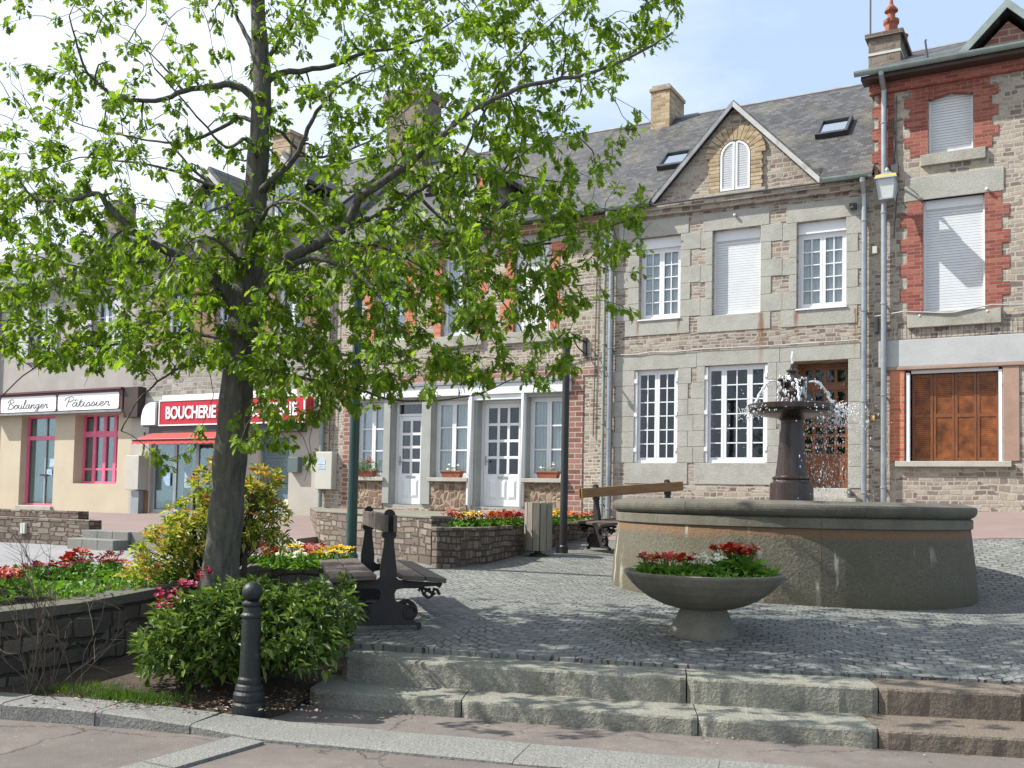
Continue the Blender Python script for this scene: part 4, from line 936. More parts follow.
b = MB(); b.tube([(-10.62, -.96, 2.925), (-7.62, -.96, 2.925)], .02, 6); h.part(b, 'awning_bar', 'dark_metal', aw)
h.slab(-5.95, -5.62, -.16, 0, 2.12, 2.5, 'letter_box', 'letterbox_green', .01)
for u in (-9.4, -6.75):
    b = MB(); b.prism([(u-.55, 8.5), (u+.55, 8.5), (u+.55, 9.7), (u, 10.2), (u-.55, 9.7)], .45, 2.4, 1); dm = h.part(b, 'dormer', 'dark_metal')
    b = MB(); b.prism([(u-.8, 9.48), (u, 10.25), (u+.8, 9.48), (u+.86, 9.56), (u, 10.4), (u-.86, 9.56)], .2, 2.8, 1); h.part(b, 'dormer_roof', 'slate', dm)
    b = MB(); b.prism([(u-.86, 9.44), (u, 10.28), (u, 10.12), (u-.76, 9.38)], .16, .198, 1); b.prism([(u, 10.28), (u+.86, 9.44), (u+.76, 9.38), (u, 10.12)], .16, .198, 1); h.part(b, 'verge_board', 'pale_board', dm)
    h.window(u-.4, u+.4, 8.62, 9.6, 2, 1, 2, y=.42, room=False)
b = MB(); b.box(-10.0, -9.3, 3.2, 3.9, 10.5, 12.3); b.box(-10.06, -9.24, 3.14, 3.96, 12.3, 12.4); h.part(b, 'chimney', 'yellow_brick', rf)
b = MB(); b.box(-11.62, -11.12, -.3, 0, 1.62, 2.55); mc = h.part(b, 'meter_cabinet', 'box_white', bevel=.012); b = MB(); b.box(-11.5, -11.2, -.2, 0, .8, 1.6); h.part(b, 'meter_leg', 'aluminium', mc)
b = MB(); b.tube([(-11.25, -.08, 2.55), (-11.2, -.08, 2.75), (-11.2, -.08, 3.2)], .025, 6); h.part(b, 'wall_cable', 'cable')

# ---- bakery
h = House('bakery', 'cream bakery with pink joinery and two white script signs on a maroon fascia', -17.9, -11.84, .3)
KW = [(-16.45, -15.6, 5.5, 7.1), (-13.6, -12.75, 5.5, 7.1)]
KG = [(-16.68, -15.1, 1.1, 3.76), (-14.22, -12.36, 1.77, 3.76)]
h.body([(0, 3.9, 'beige_render'), (3.9, 7.7, 'grey_render')], KW+KG, 7, .42)
rf = h.roof(7.7, 10.2, 3.5, 7, .28)
h.gutter(7.72, -.3, mat='dark_metal')
for w in KW:
    h.window(*w, 2, 1, 3, y=.15); h.slab(w[0]-.1, w[1]+.1, -.06, .1, w[2]-.14, w[2]-.002, 'sill', 'granite_sill')
    for (a, c) in ((w[0]-.47, w[0]-.02), (w[1]+.02, w[1]+.47)):
        b = MB(); b.box(a, c, -.06, -.025, w[2]+.02, w[3]-.02); h.part(b, 'louvred_shutter', 'white_louvre')
fs = h.slab(-17.88, -11.9, -.28, -.002, 3.82, 4.38, 'fascia', 'maroon'); h.slab(-17.9, -11.88, -.33, -.002, 3.76, 3.818, 'fascia_edge', 'lead', .004, fs); h.slab(-17.9, -11.88, -.36, -.002, 4.38, 4.44, 'fascia_edge', 'maroon', .004, fs)
h.slab(-11.86, -11.3, -.26, -.002, 3.6, 4.44, 'end_panel', 'brown_panel')
GL = {'o': ([[(.0, .1), (.12, .42), (.3, .45), (.36, .22), (.2, .0), (.06, .12), (.12, .38), (.3, .42), (.45, .36)]], .42), 'u': ([[(0, .1), (.1, .45), (.08, .12), (.2, 0), (.33, .15), (.37, .45), (.36, .12), (.46, .02), (.55, .12)]], .52),
 'l': ([[(0, .1), (.18, .6), (.2, .95), (.1, .9), (.08, .15), (.18, 0), (.3, .12)]], .3), 'a': ([[(.32, .4), (.15, .45), (.02, .2), (.12, 0), (.28, .15), (.36, .45), (.34, .1), (.42, .0), (.52, .12)]], .5),
 'n': ([[(0, .1), (.08, .42), (.1, .4), (.08, .0), (.12, .25), (.28, .45), (.34, .35), (.33, .08), (.42, 0), (.52, .12)]], .5), 'g': ([[(.32, .4), (.15, .45), (.02, .2), (.12, .02), (.28, .15), (.35, .45), (.32, -.25), (.15, -.42), (.05, -.28), (.3, -.02), (.48, .12)]], .47),
 'e': ([[(0, .12), (.2, .22), (.3, .38), (.18, .46), (.05, .25), (.1, .03), (.25, .0), (.4, .14)]], .38), 'r': ([[(0, .1), (.12, .45), (.14, .38), (.26, .42), (.3, .36), (.26, .08), (.34, 0), (.44, .12)]], .42),
 't': ([[(0, .1), (.12, .75), (.1, .15), (.18, 0), (.3, .12)], [(-.02, .5), (.28, .52)]], .3), 'i': ([[(0, .1), (.1, .45), (.08, .1), (.16, 0), (.28, .12)], [(.12, .62), (.14, .66)]], .26),
 's': ([[(0, .08), (.16, .46), (.26, .22), (.18, .02), (.02, .04)], [(.16, .02), (.36, .12)]], .34), 'B': ([[(.1, 0), (.2, .9)], [(-.08, .72), (.1, 1.0), (.45, 1.05), (.55, .8), (.25, .55), (.62, .4), (.5, .05), (.15, .0), (-.05, .15)]], .68),
 'P': ([[(.1, -.02), (.22, .9)], [(-.12, .68), (.05, 1.0), (.45, 1.05), (.55, .75), (.2, .5)]], .52), '^': ([[(-.36, .58), (-.25, .76), (-.1, .58)]], 0)}
def crom(p, k=5):
    p = [Vector((*q, 0)) if len(q) == 2 else Vector(q) for q in p]; out = []
    for i in range(len(p)-1):
        a, b2, c, d = p[max(i-1, 0)], p[i], p[i+1], p[min(i+2, len(p)-1)]
        for j in range(k):
            t = j/k; out.append(.5*((2*b2)+(c-a)*t+(2*a-5*b2+4*c-d)*t*t+(3*b2-a-3*c+d)*t**3))
    return out+[p[-1]]
for (a, c, word) in ((-17.28, -14.71, 'Boulanger'), (-14.62, -12.02, 'Pa^tissier')):
    b = MB(); z0, z1, r = 3.85, 4.31, .06
    pl = [(x+r*math.cos(t*math.pi), z+r*math.sin(t*math.pi)) for (x, z, q) in ((a+r, z0+r, 1), (c-r, z0+r, 1.5), (c-r, z1-r, 0), (a+r, z1-r, .5)) for t in (q, q+.25, q+.5)]
    b.prism(pl, -.30, -.281, 1); pn = h.part(b, 'sign_panel', 'sign_white', fs)
    adv = sum(GL[ch][1] for ch in word); S = .27; x = 0; b = MB(); wid = (c-a)*.74; kx = wid/adv
    for ch in word:
        for stv in GL[ch][0]:
            pts = [(a+(c-a)*.12+(x+q.x)*kx+.3*q.y*S, -.303, z0+.10+q.y*S) for q in crom(stv)]
            b.tube(pts, .0095, 4)
        x += GL[ch][1]
    # a fixed part two levels down keeps the lettering with its fascia
    h.part(b, 'lettering', 'letter_dark', fs)
# shop door and window in pink
a, c, e, f = KG[0]; y = .25
b = MB(); b.box(a, a+.09, y-.04, y+.04, e, f); b.box(c-.06, c, y-.04, y+.04, e, f); b.box(a+.09, c-.06, y-.05, y+.04, 3.05, 3.17); b.box(a+.09, c-.06, y-.04, y+.04, f-.06, f); b.box(a+.09, c-.06, y-.04, y+.04, e, e+.06); do = h.part(b, 'shop_door', 'pink_paint')
b = MB(); b.box((a+c)/2+.05, (a+c)/2+.11, y-.03, y+.03, e+.06, f-.06); h.part(b, 'door_leaf', 'aluminium', do)
b = MB(); b.box(a+.05, c-.03, y, y+.006, e+.04, f-.04); h.part(b, 'pane', 'shop_glass', do)
b = MB(); b.box(-15.62, -15.3, y-.012, y-.002, 2.25, 2.5); b.box(-15.75, -15.5, y-.012, y-.002, 2.0, 2.18); h.part(b, 'notice', 'notice_blue', do)
b = MB(); b.box(-16.0, -15.65, y-.06, y-.012, 1.98, 2.03); h.part(b, 'handle', 'dark_metal', do)
b = MB(); vs = []; n = 60
for i in range(n+1):
    t = i/n; vs += [(a+.1+(c-a-.2)*t, y+.05+.03*math.sin(t*60), e+.1), (a+.1+(c-a-.2)*t, y+.05+.03*math.sin(t*60), f-.1)]
b.add(vs, [(2*i, 2*i+2, 2*i+3, 2*i+1) for i in range(n)]); h.part(b, 'curtain', 'curtain', do, smooth=True)
h.slab(a-.03, c+.03, -.08, .4, .95, 1.09, 'doorstep', 'concrete')
a, c, e, f = KG[1]; y = .34
b = MB(); b.box(a, a+.07, y-.04, y+.04, e, f); b.box(c-.07, c, y-.04, y+.04, e, f); b.box(a+.07, c-.07, y-.04, y+.04, f-.05, f); b.box(a+.07, c-.07, y-.04, y+.04, e, e+.07)
b.box(a+.07, c-.07, y-.04, y+.04, 3.12, 3.28); b.box(a+.07, c-.07, y-.035, y+.035, 2.16, 2.22)
for i in range(1, 4): q = a+.05+(c-a-.1)*i/4; b.box(q-.06, q+.06, y-.045, y+.045, e+.07, f-.05)
wn = h.part(b, 'shop_window', 'pink_paint')
b = MB(); b.box(a+.05, c-.05, y, y+.006, e+.04, f-.04); h.part(b, 'pane', 'shop_glass', wn)
b = MB(); vs = []
for i in range(n+1):
    t = i/n; vs += [(a+.1+(c-a-.2)*t, y+.06+.04*math.sin(t*50), e+.1), (a+.1+(c-a-.2)*t, y+.06+.04*math.sin(t*50), f-.1)]
b.add(vs, [(2*i, 2*i+2, 2*i+3, 2*i+1) for i in range(n)]); h.part(b, 'curtain', 'curtain', wn, smooth=True)
h.downpipe(-17.98, .5, 7.6, -.3, 'dark_metal', .06)
b = MB(); b.box(-17.2, -16.5, 3.0, 3.7, 9.6, 11.2); h.part(b, 'chimney', 'chimney_stone', rf)
b = MB(); b.box(-14.0, -13.2, .35, 1.6, 7.75, 8.7); b.prism([(-14.1, 8.7), (-13.1, 8.7), (-13.6, 9.15)], .25, 1.7, 1); dm = h.part(b, 'dormer', 'dark_metal')
# ---- last house on the left
h = House('far_house', 'grey rendered house at the far left end of the row', -26, -17.95, .2)
FW = [(-20.4, -19.4, 5.2, 6.8), (-23.4, -22.4, 5.2, 6.8), (-20.6, -19.2, 1.2, 3.2), (-23.6, -22.2, 1.2, 3.2)]
h.body([(-.2, 7.4, 'grey_render')], FW, 7, .2); rf = h.roof(7.4, 10.0, 3.5, 7, .28); h.gutter(7.42, -.3, mat='dark_metal')
for w in FW: h.window(*w, 2, 1, 3, y=.15)

# ================================================================== GROUND
structure(grid_patch('street', quadmap((-38, -8), (30, -8), (34, 24), (-38, 46)), 70, 60, lambda x, y: street_z(x, y)-.012 if y < 21 or x < -2 else street_z(x, 21), 'street_tarmac'))
g_ = MB(); g_.quad((-300, -300, -1.2), (300, -300, -1.2), (300, 300, -1.2), (-300, 300, -1.2)); structure(g_.build('ground', 'street_tarmac'))
# foreground road (pinkish tarmac) in front of the kerb
structure(grid_patch('road', quadmap((-14, -8), (14, -8), (14, 4), (-14, 11.4)), 40, 24, lambda x, y: street_z(x, y)-.004, 'tarmac'))
# kerb: raised on the left, sinking to a flush granite band
def offs(poly, d):
    out = []
    for i, p in enumerate(poly):
        a = Vector(poly[max(i-1, 0)]); c = Vector(poly[min(i+1, len(poly)-1)]); t = (c-a).normalized(); out.append((p[0]-t.y*d, p[1]+t.x*d))
    return out
def strip(b, front, back, zb, zt, zback=None):
    """a run of stone: front line, back line, bottom and (varying) top heights"""
    n = len(front); vs = []
    for i in range(n):
        z = zt[i] if isinstance(zt, list) else zt
        vs += [(*front[i], zb), (*front[i], z-.012), (front[i][0]*.93+back[i][0]*.07, front[i][1]*.93+back[i][1]*.07, z), (*back[i], z), (*back[i], zb)]
    fs = []
    for i in range(n-1):
        for k in range(4): fs.append((5*i+k, 5*i+5+k, 5*i+6+k, 5*i+1+k))
    fs += [(0, 1, 2, 3, 4), tuple(5*(n-1)+k for k in (4, 3, 2, 1, 0))]
    b.add(vs, fs)
def resample(pts, step):
    P = [Vector(p) for p in pts]; out = [tuple(P[0])]; 
    for a, c in zip(P, P[1:]):
        n = max(1, round((c-a).length/step))
        for k in range(1, n+1): out.append(tuple(a.lerp(c, k/n)))
    return out
KF = [(-9, 8.3), (-5.5, 7.5), (-3.5, 6.98), (-2.8, 6.85), (-2.1, 6.68), (-1.62, 6.52), (0.04, 6.07), (1.2, 5.76), (3.2, 5.25), (7, 4.3)]
KZ = [.12, .115, .11, .10, .06, .025, .02, .02, .02, .02]
KWd = [.3, .3, .3, .32, .38, .46, .46, .46, .46, .46]
P_ = resample(KF, 1.3); b = MB()
def interp(xs, ys, x): return float(np.interp(x, xs, ys))
kx = [p[0] for p in KF]
for i in range(len(P_)-1):
    p, q = Vector(P_[i]), Vector(P_[i+1]); t = (q-p).normalized(); nrm = Vector((-t.y, t.x)); p2, q2 = p+t*.002, q-t*.002
    wa, wb = interp(kx, KWd, p.x), interp(kx, KWd, q.x); za, zb_ = interp(kx, KZ, p.x), interp(kx, KZ, q.x)
    mids = 4; fr = [tuple(p2.lerp(q2, k/mids)+nrm*random.uniform(-.006, .006)) for k in range(mids+1)]; bk = [tuple(p2.lerp(q2, k/mids)+nrm*(wa+(wb-wa)*k/mids)) for k in range(mids+1)]
    strip(b, fr, bk, -.1, [za+(zb_-za)*k/mids+random.uniform(-.003, .003) for k in range(mids+1)])
structure(b.build('kerb', 'kerb_granite'))
b = MB(); a_, c_ = Vector((-1.66, 6.53)), Vector((-2.75, 4.55)); t = (c_-a_).normalized(); nn = Vector((-t.y, t.x))*.13
for k in range(3):
    p, q = a_.lerp(c_, k/3+.004), a_.lerp(c_, (k+1)/3-.004)
    b.add([(*(v_), z_) for z_ in (-.1, .012) for v_ in (p-nn, q-nn, q+nn, p+nn)], [(4, 5, 6, 7), (0, 1, 5, 4), (1, 2, 6, 5), (2, 3, 7, 6), (3, 0, 4, 7)])
structure(b.build('channel_stones', 'kerb_granite'))
# pavement strip between the kerb and the steps
structure(grid_patch('pavement', quadmap((-1.75, 6.9), (7, 4.7), (9, 5.9), (-1.7, 8.0)), 24, 6, lambda x, y: .004, 'tarmac'))
# steps: separate stones
S1 = [(-1.5, 7.60), (-.6, 7.35), (1.28, 6.87), (2.49, 6.6), (3.42, 6.43), (3.7, 6.39)]; S2 = [(-1.32, 7.97), (-.3, 7.68), (1.33, 7.31), (2.49, 7.09), (3.5, 6.95), (3.7, 6.93)]
def stones(S, zb, zt, dep, joints, mat_of):
    b = MB(); xs = [p[0] for p in S]; ys = [p[1] for p in S]
    for a, c in zip(joints, joints[1:]):
        b.cur = mat_of((a+c)/2); n = max(2, int((c-a)/.045)); fr, bk = [], []
        for k in range(n+1):
            x = a+.005+(c-a-.01)*k/n; y = interp(xs, ys, x); e_ = min(k, n-k)*(c-a)/n; rr = .03*max(0, 1-e_/.05)**2
            fr.append((x, y+rr+.003*math.sin(x*7.3)+.003*math.sin(x*23+a)+random.uniform(-.003, .003))); bk.append((x+.06, y+dep))
        vs = []
        for i in range(n+1):
            f, k2 = fr[i], bk[i]; ww = random.uniform(-.005, .005)
            j_ = lambda q: random.uniform(-q, q); vs += [(f[0], f[1]+.0, zb), (f[0], f[1]-.001+j_(.002), zb+(zt-zb)*.45), (f[0], f[1]+j_(.002), zt-.018+j_(.003)), (f[0], f[1]+.009+j_(.003), zt-.004+ww*.3), (f[0]+.004, f[1]+.03, zt+ww*.2), (*k2, zt+.002), (*k2, zb)]
        m7 = 7; fs = [(m7*i+k, m7*i+m7+k, m7*i+m7+1+k, m7*i+1+k) for i in range(n) for k in range(6)]+[tuple(range(7)), tuple(m7*n+k for k in reversed(range(7)))]
        b.add(vs, fs)
    return b
b = stones(S1, -.05, .13, .6, [-1.5, -.33, 1.31, 2.45, 3.62], lambda x: 1 if x > 2.46 else 0); structure(b.build('lower_step', ['step_granite', 'step_brown']))
b = stones(S2, .1, .318, .42, [-1.32, 1.31, 2.62, 3.6], lambda x: 1 if x > 2.63 else 0); structure(b.build('upper_step', ['step_granite', 'step_brown']))
# cobbled square
def plz(s, t):
    xs = [p[0] for p in S2]; x0 = -1.3+(3.6+1.3)*min(s/.55, 1) if s < .55 else 3.6+(s-.55)/.45*9
    y0 = (interp(xs, [p[1] for p in S2], x0)+.40) if x0 <= 3.5 else 7.34-(x0-3.5)*.3
    L = fw(-5.0+s*20, .2); xb, yb = L.x, L.y
    bulge = -.9*math.sin(math.pi*min(t, 1))*(1-s)**6
    return (x0*(1-t)+xb*t+bulge, y0*(1-t)+yb*t)
structure(grid_patch('cobbled_square', plz, 60, 56, plaza_z, 'cobble', skirt=.6))
# edge of the square right of the steps
b = MB(); b.prism([(3.66, 6.6), (12.5, 3.9), (12.5, 4.7), (3.64, 7.33)], -.05, .33, 2); structure(b.build('side_ramp', 'tarmac'))
# pink pavement under the house fronts
def fpatch(u0, u1, y0, y1):
    a, b2, c, d = fw(u0, y0), fw(u1, y0), fw(u1, y1), fw(u0, y1); return quadmap(a[:2], b2[:2], c[:2], d[:2])
structure(grid_patch('front_pavement', fpatch(2.3, 15, -2.75, .1), 40, 12, lambda x, y: plaza_z(x, y)+.014, 'pink_paving', skirt=.3))
def shop_z(x, y):
    d = Vector((x, y, 0))-P0; u = d.dot(U); w = -d.dot(V); return .99+.11*(min(u, -5)+12)/7*(1 if u > -12 else .3)-.05*w-.02
structure(grid_patch('shop_pavement', fpatch(-27, -.95, -5.45, .1), 36, 10, shop_z, 'pink_paving', skirt=.8))
b = MB()
for k in range(4):
    u0 = -4.7+k*.95
    p, q = fw(u0+.005, -5.62), fw(u0+.945, -5.62); b.obox(((p+q)/2).to_tuple()[:2]+(shop_z(p.x, p.y)-.25,), U*((q-p).length/2), V*.17, (0, 0, .27))
structure(b.build('terrace_kerb', 'kerb_granite', bevel=.012))
b = MB()
for k in range(2):
    for i in range(3):
        u0 = -6.02+.44*i; z = .81-.15*k; yy = -5.46-.33*k
        c = fw(u0+.22, yy-.2, z-.2); b.obox(c, U*.218, V*.2, (0, 0, .2))
structure(b.build('terrace_steps', 'kerb_granite', bevel=.012))

# ================================================================== STONE WALLS
def wall_run(name, label, pts, tops, bases, th=.32, mat='terrace_stone', cap='concrete', capt=.05, capo=.02, cat='wall', group=None):
    t = thing(name, label, cat, (pts[0][0], pts[0][1], bases[0])); off = (pts[0][0], pts[0][1], bases[0])
    ip = offs(pts, th); b = MB(); n = len(pts); vs = []
    for i in range(n): vs += [(*pts[i], bases[i]), (*pts[i], tops[i]-capt), (*ip[i], tops[i]-capt), (*ip[i], bases[i])]
    b.add(vs, [(4*i+k, 4*i+4+k, 4*i+5+k, 4*i+1+k) for i in range(n-1) for k in range(3)]+[(0, 1, 2, 3), tuple(4*(n-1)+k for k in (3, 2, 1, 0))])
    o = b.build('masonry', mat, t, off)
    fo, bo = offs(pts, -capo), offs(pts, th+capo); b = MB(); vs = []
    for i in range(n): vs += [(*fo[i], tops[i]-capt+.001), (*fo[i], tops[i]), (*bo[i], tops[i]), (*bo[i], tops[i]-capt+.001)]
    b.add(vs, [(4*i+k, 4*i+4+k, 4*i+4+(k+1) % 4, 4*i+(k+1) % 4) for i in range(n-1) for k in range(4)]+[(0, 1, 2, 3), tuple(4*(n-1)+k for k in (3, 2, 1, 0))])
    b.build('coping', cap, t, off, bevel=.01)
    return t
def dens(pts, step=.5):
    return resample(pts, step)
# planter wall in front of the tree bed
pa = [(-7.5, 8.3), (-5.4, 7.75), (-4.5, 7.5), (-4.05, 7.22), (-3.5, 8.15), (-3.2, 9.0), (-3.06, 10.2), (-2.98, 11.6), (-2.75, 12.3), (-2.25, 12.95)]
wall_run('planter_wall', 'stone planter wall coloured dark for shade, curving behind the tree with a worn coping', pa, [.66, .66, .66, .66, .68, .72, .74, .76, .77, .78], [-.1, -.1, -.1, -.1, -.1, 0, .1, .2, .25, .3], .26, 'shade_dark_stone', 'shade_dark_coping', .08, .02)
pb = [(-7.5, 10.9), (-5.5, 10.9), (-4.7, 11.4), (-4.1, 12.4), (-3.6, 13.5), (-2.6, 13.9), (-2.2, 13.2)]
wall_run('planter_back_wall', 'low stone wall at the street side of the flower bed behind the tree', list(reversed(pb)), [.66]*7, [.1]*7, .2, 'shade_dark_stone', 'shade_dark_coping', .08, .02)
def poly_sheet(name, pts, z, mat, kind='structure', bumpy=.0):
    b = MB(); b.add([(p[0], p[1], z if not callable(z) else z(*p)) for p in pts], [tuple(range(len(pts)))]); o = b.build(name, mat)
    if kind: o['kind'] = kind
    return o
poly_sheet('bed_soil', offs(pa, .2)+list(reversed(offs(pb, .1))), .64, 'soil')
# open planting bed in front of that wall
poly_sheet('planting_bed', [(-5.2, 7.6), (-3.6, 7.25), (-2.75, 7.12), (-2.1, 6.98), (-1.75, 7.03), (-1.6, 7.3), (-1.42, 7.86), (-1.25, 8.6), (-1.6, 10.8), (-2.2, 12.9), (-2.9, 12.2), (-3.0, 10), (-3.4, 8.3), (-3.75, 7.7), (-5.2, 8.1)], lambda x, y: (.09 if x < -2.5 or y > 7.8 else .012)+max(0, y-7.6)*.075, 'soil')
# terrace of the white doored house
P0a, P1 = fw(-5.02, -.35), fw(-1.0, -4.8)
ta = dens([(P0a.x, P0a.y), (P1.x, P1.y), (-2.2, 15.7), (-1.08, 13.62)], .8)
wall_run('terrace_wall', 'tall squared rubble terrace wall below the white doors with a concrete edge', ta, list(np.linspace(1.29, 1.335, len(ta))), [.2]*len(ta), .3, 'terrace_stone', 'old_coping', .04, .012)
tb = [(-1.06, 13.56), (-1.04, 13.36), (-.94, 13.22), (-.72, 13.3), (-.36, 13.72), (-.3, 13.84), (.28, 15.6), (1.0, 17.5), (1.85, 18.75)]
wall_run('flower_planter_wall', 'low rounded rubble planter wall with bright primroses behind the slatted bin', tb, [1.19]*6+[1.2, 1.22, 1.26], [.2]*9, .26, 'terrace_stone', 'terrace_stone', .06, .012)
pi_ = offs(tb, .2); e1, e2 = fw(2.3, -2.3), fw(2.3, 0.1)
poly_sheet('planter_soil', pi_+[(1.1, 19.0), (.2, 17.0), (-.6, 14.9), (-.95, 14.0)], 1.14, 'soil')
ti = offs(ta, .15); q1 = fw(-4.95, .1)
poly_sheet('terrace_floor', [(p[0], p[1]) for p in ti]+[(-.85, 14.1), (-.5, 14.9), (.3, 16.9), (1.2, 18.95), tuple(fw(2.4, -1.2)[:2]), tuple(e2[:2]), tuple(q1[:2])], 1.27, 'old_coping')
b = MB(); b.box(-.09, .09, -.01, .012, -.07, .07); wp = b.build('wall_plate', 'box_white', loc=(.57, 16.45, .98), rot=(0, 0, math.atan2(1.9, .72)-math.pi/2+math.pi/2)); tag(wp, 'small white plate fixed to the planter wall beside the black post', 'plate')
# parapets of the shop terrace
w0, w1 = fw(-20, -5.85), fw(-6.1, -5.65)
wall_run('parapet_wall', 'low squared stone parapet with a pale plaque in front of the bakery', [(w0.x, w0.y), (w1.x, w1.y)], [.99, .99], [.2, .2], .3, 'terrace_stone', 'terrace_stone', .06, .0)
w2, w3 = fw(-20, -3), fw(-9.95, -3)
wall_run('parapet_wall', 'shorter low stone parapet at the foot of the bakery door', [(w2.x, w2.y), (w3.x, w3.y)], [1.04, 1.07], [.3, .3], .3, 'terrace_stone', 'terrace_stone', .06, .0)
w4 = fw(-8.08, -5.70); b = MB(); b.box(-.08, .08, -.03, .03, -.11, .11); o = b.build('plaque', 'box_white', loc=(w4.x, w4.y, .77), rot=(0, 0, ANG), bevel=.008); tag(o, 'small cream plaque set in the stone parapet on the left', 'plaque')

# ================================================================== FOUNTAIN
FX, FY, FZ = 3.46, 12.5, .55
F = thing('fountain', 'round stone fountain basin with a dark bronze column and shallow upper bowl', 'fountain', (FX, FY, FZ))
def arcring(b, prof, a0, a1, n):
    k = len(prof); vs = [(r*math.cos(a0+(a1-a0)*i/n), r*math.sin(a0+(a1-a0)*i/n), z) for i in range(n+1) for r, z in prof]
    b.add(vs, [(i*k+j, (i+1)*k+j, (i+1)*k+(j+1) % k, i*k+(j+1) % k) for i in range(n) for j in range(k)]+[tuple(range(k)), tuple(n*k+j for j in reversed(range(k)))])
b = MB(); NS = 7; g = .0007
for i in range(NS):
    a0, a1 = 2*math.pi*i/NS+.12+g, 2*math.pi*(i+1)/NS+.12-g
    arcring(b, [(2.18, -.25), (2.175, .0), (2.15, .35), (2.10, .79), (1.8, .79), (1.8, -.25)], a0, a1, 8)
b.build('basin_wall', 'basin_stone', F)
b = MB()
for i in range(NS):
    a0, a1 = 2*math.pi*i/NS+.12+g, 2*math.pi*(i+1)/NS+.12-g
    arcring(b, [(2.115, .792), (2.125, .80), (2.125, .895), (2.1, .91), (1.8, .91), (1.8, .792)], a0, a1, 8)
b.build('basin_band', 'basin_band', F)
b = MB()
for i in range(7):
    a0, a1 = 2*math.pi*i/7+.33+g, 2*math.pi*(i+1)/7+.33-g
    arcring(b, [(1.78, .912), (2.1, .912)]+[(2.085+.085*math.cos(t), .998+.085*math.sin(t)) for t in [-math.pi/2+.3+q*(math.pi/2+.25)/6 for q in range(7)]]+[(2.0, 1.083), (1.85, 1.085), (1.78, 1.06)], a0, a1, 12)
b.build('basin_rim', 'rim_stone', F, smooth=False, bevel=.004)
b = MB(); b.lathe([(0, .93), (1.8, .93)], 40, (0, 0, 0), False); b.build('basin_water', 'basin_water', F)
b = MB(); b.lathe([(.42, .0), (.42, .95), (.27, .98), (.265, 1.30), (.235, 1.315), (.225, 1.345), (.24, 1.36), (.24, 1.375), (.20, 1.40), (.175, 1.6), (.15, 1.9), (.135, 2.05), (.14, 2.09), (.17, 2.115)], 32, (.06, 0, 0)); b.build('column', 'bronze', F, smooth=False)
b = MB(); b.lathe([(.12, 2.10), (.2, 2.125), (.42, 2.16), (.52, 2.19), (.545, 2.225), (.55, 2.285), (.53, 2.292), (.50, 2.25), (.3, 2.21), (.1, 2.2)], 40, (.06, 0, 0)); b.build('upper_bowl', 'bronze', F, smooth=False)
b = MB(); b.lathe([(.17, 2.2), (.175, 2.3), (.15, 2.38), (.165, 2.45), (.12, 2.52), (.135, 2.56), (.13, 2.60), (.10, 2.66), (.055, 2.68), (.05, 2.70), (.075, 2.71), (.075, 2.73), (.03, 2.75), (.022, 2.80), (.014, 2.82)], 18, (.06, 0, 0))
for k in range(4):
    a = k*math.pi/2+.5; cx, cy = .06+.13*math.cos(a), .13*math.sin(a)
    b.ball((cx, cy, 2.57), .055, 8, 6, (1, 1, 1.1)); b.tube([(cx, cy, 2.57), (cx+.07*math.cos(a), cy+.07*math.sin(a), 2.60), (cx+.1*math.cos(a), cy+.1*math.sin(a), 2.585)], [.03, .024, .016], 8)
b.build('finial', 'bronze', F, smooth=False)
rnd = random.Random(21)
W = thing('fountain_water', 'white arcs and flying drops of water around the bronze fountain bowl', 'water', (FX+.06, FY, FZ)); W['kind'] = 'stuff'
b = MB(); d_ = MB()
def drop(b, p, r, st=1.0): b.ball(p, r, 5, 4, (1, 1, st))
for a in [math.pi+.1, -.15, math.pi*.5+.1, -math.pi*.5-.1]:
    r1 = rnd.uniform(.47, .55); pts = []
    for i in range(15):
        t = i/14; rr = .2+(r1-.2)*t; z = 2.58+.14*t-.44*t*t; pts.append((rr*math.cos(a)+rnd.gauss(0, .004), rr*math.sin(a)+rnd.gauss(0, .004), z))
    b.tube(pts, [.007+.005*rnd.random()+.006*i/14 for i in range(15)], 6)
    for i in range(60):
        t = rnd.uniform(.25, 1.0); rr = .2+(r1-.2)*t; drop(d_, (rr*math.cos(a)+rnd.gauss(0, .018), rr*math.sin(a)+rnd.gauss(0, .018), 2.59+.10*t-.42*t*t+rnd.gauss(0, .018)), rnd.uniform(.004, .010), 1.4)
pts = [(rnd.gauss(0, .005), rnd.gauss(0, .005), 2.80+.17*i/8) for i in range(9)]; b.tube(pts, [.012, .014, .016, .017, .018, .018, .018, .015, .007], 7)
for i in range(130):                                  # water sheeting down the finial and round the bowl
    a = rnd.random()*6.28; q = rnd.random(); drop(d_, (.17*math.cos(a), .17*math.sin(a), 2.28+.36*q), rnd.uniform(.006, .015), 2.2)
for i in range(1300):                                  # drops thrown off to the lee side
    a = rnd.gauss(-.25, .6); rr = abs(rnd.gauss(.36, .24)); z = rnd.uniform(.95, 2.3)
    drop(d_, (.12+rr*math.cos(a), rr*math.sin(a), z), rnd.choice([.002, .003, .003, .004, .005, .007]), rnd.uniform(1.2, 3))
for i in range(420):
    a = rnd.gauss(-.1, .5); rr = .52+abs(rnd.gauss(0, .14)); drop(d_, (rr*math.cos(a), rr*math.sin(a), 2.28-abs(rnd.gauss(0, .14))+rnd.gauss(0, .03)), rnd.uniform(.004, .010), rnd.uniform(1, 2))
for i in range(180):
    a = math.pi+rnd.gauss(0, .4); rr = .5+abs(rnd.gauss(0, .09)); drop(d_, (rr*math.cos(a), rr*math.sin(a), 2.26-abs(rnd.gauss(0, .1))), rnd.uniform(.003, .008), rnd.uniform(1, 2))
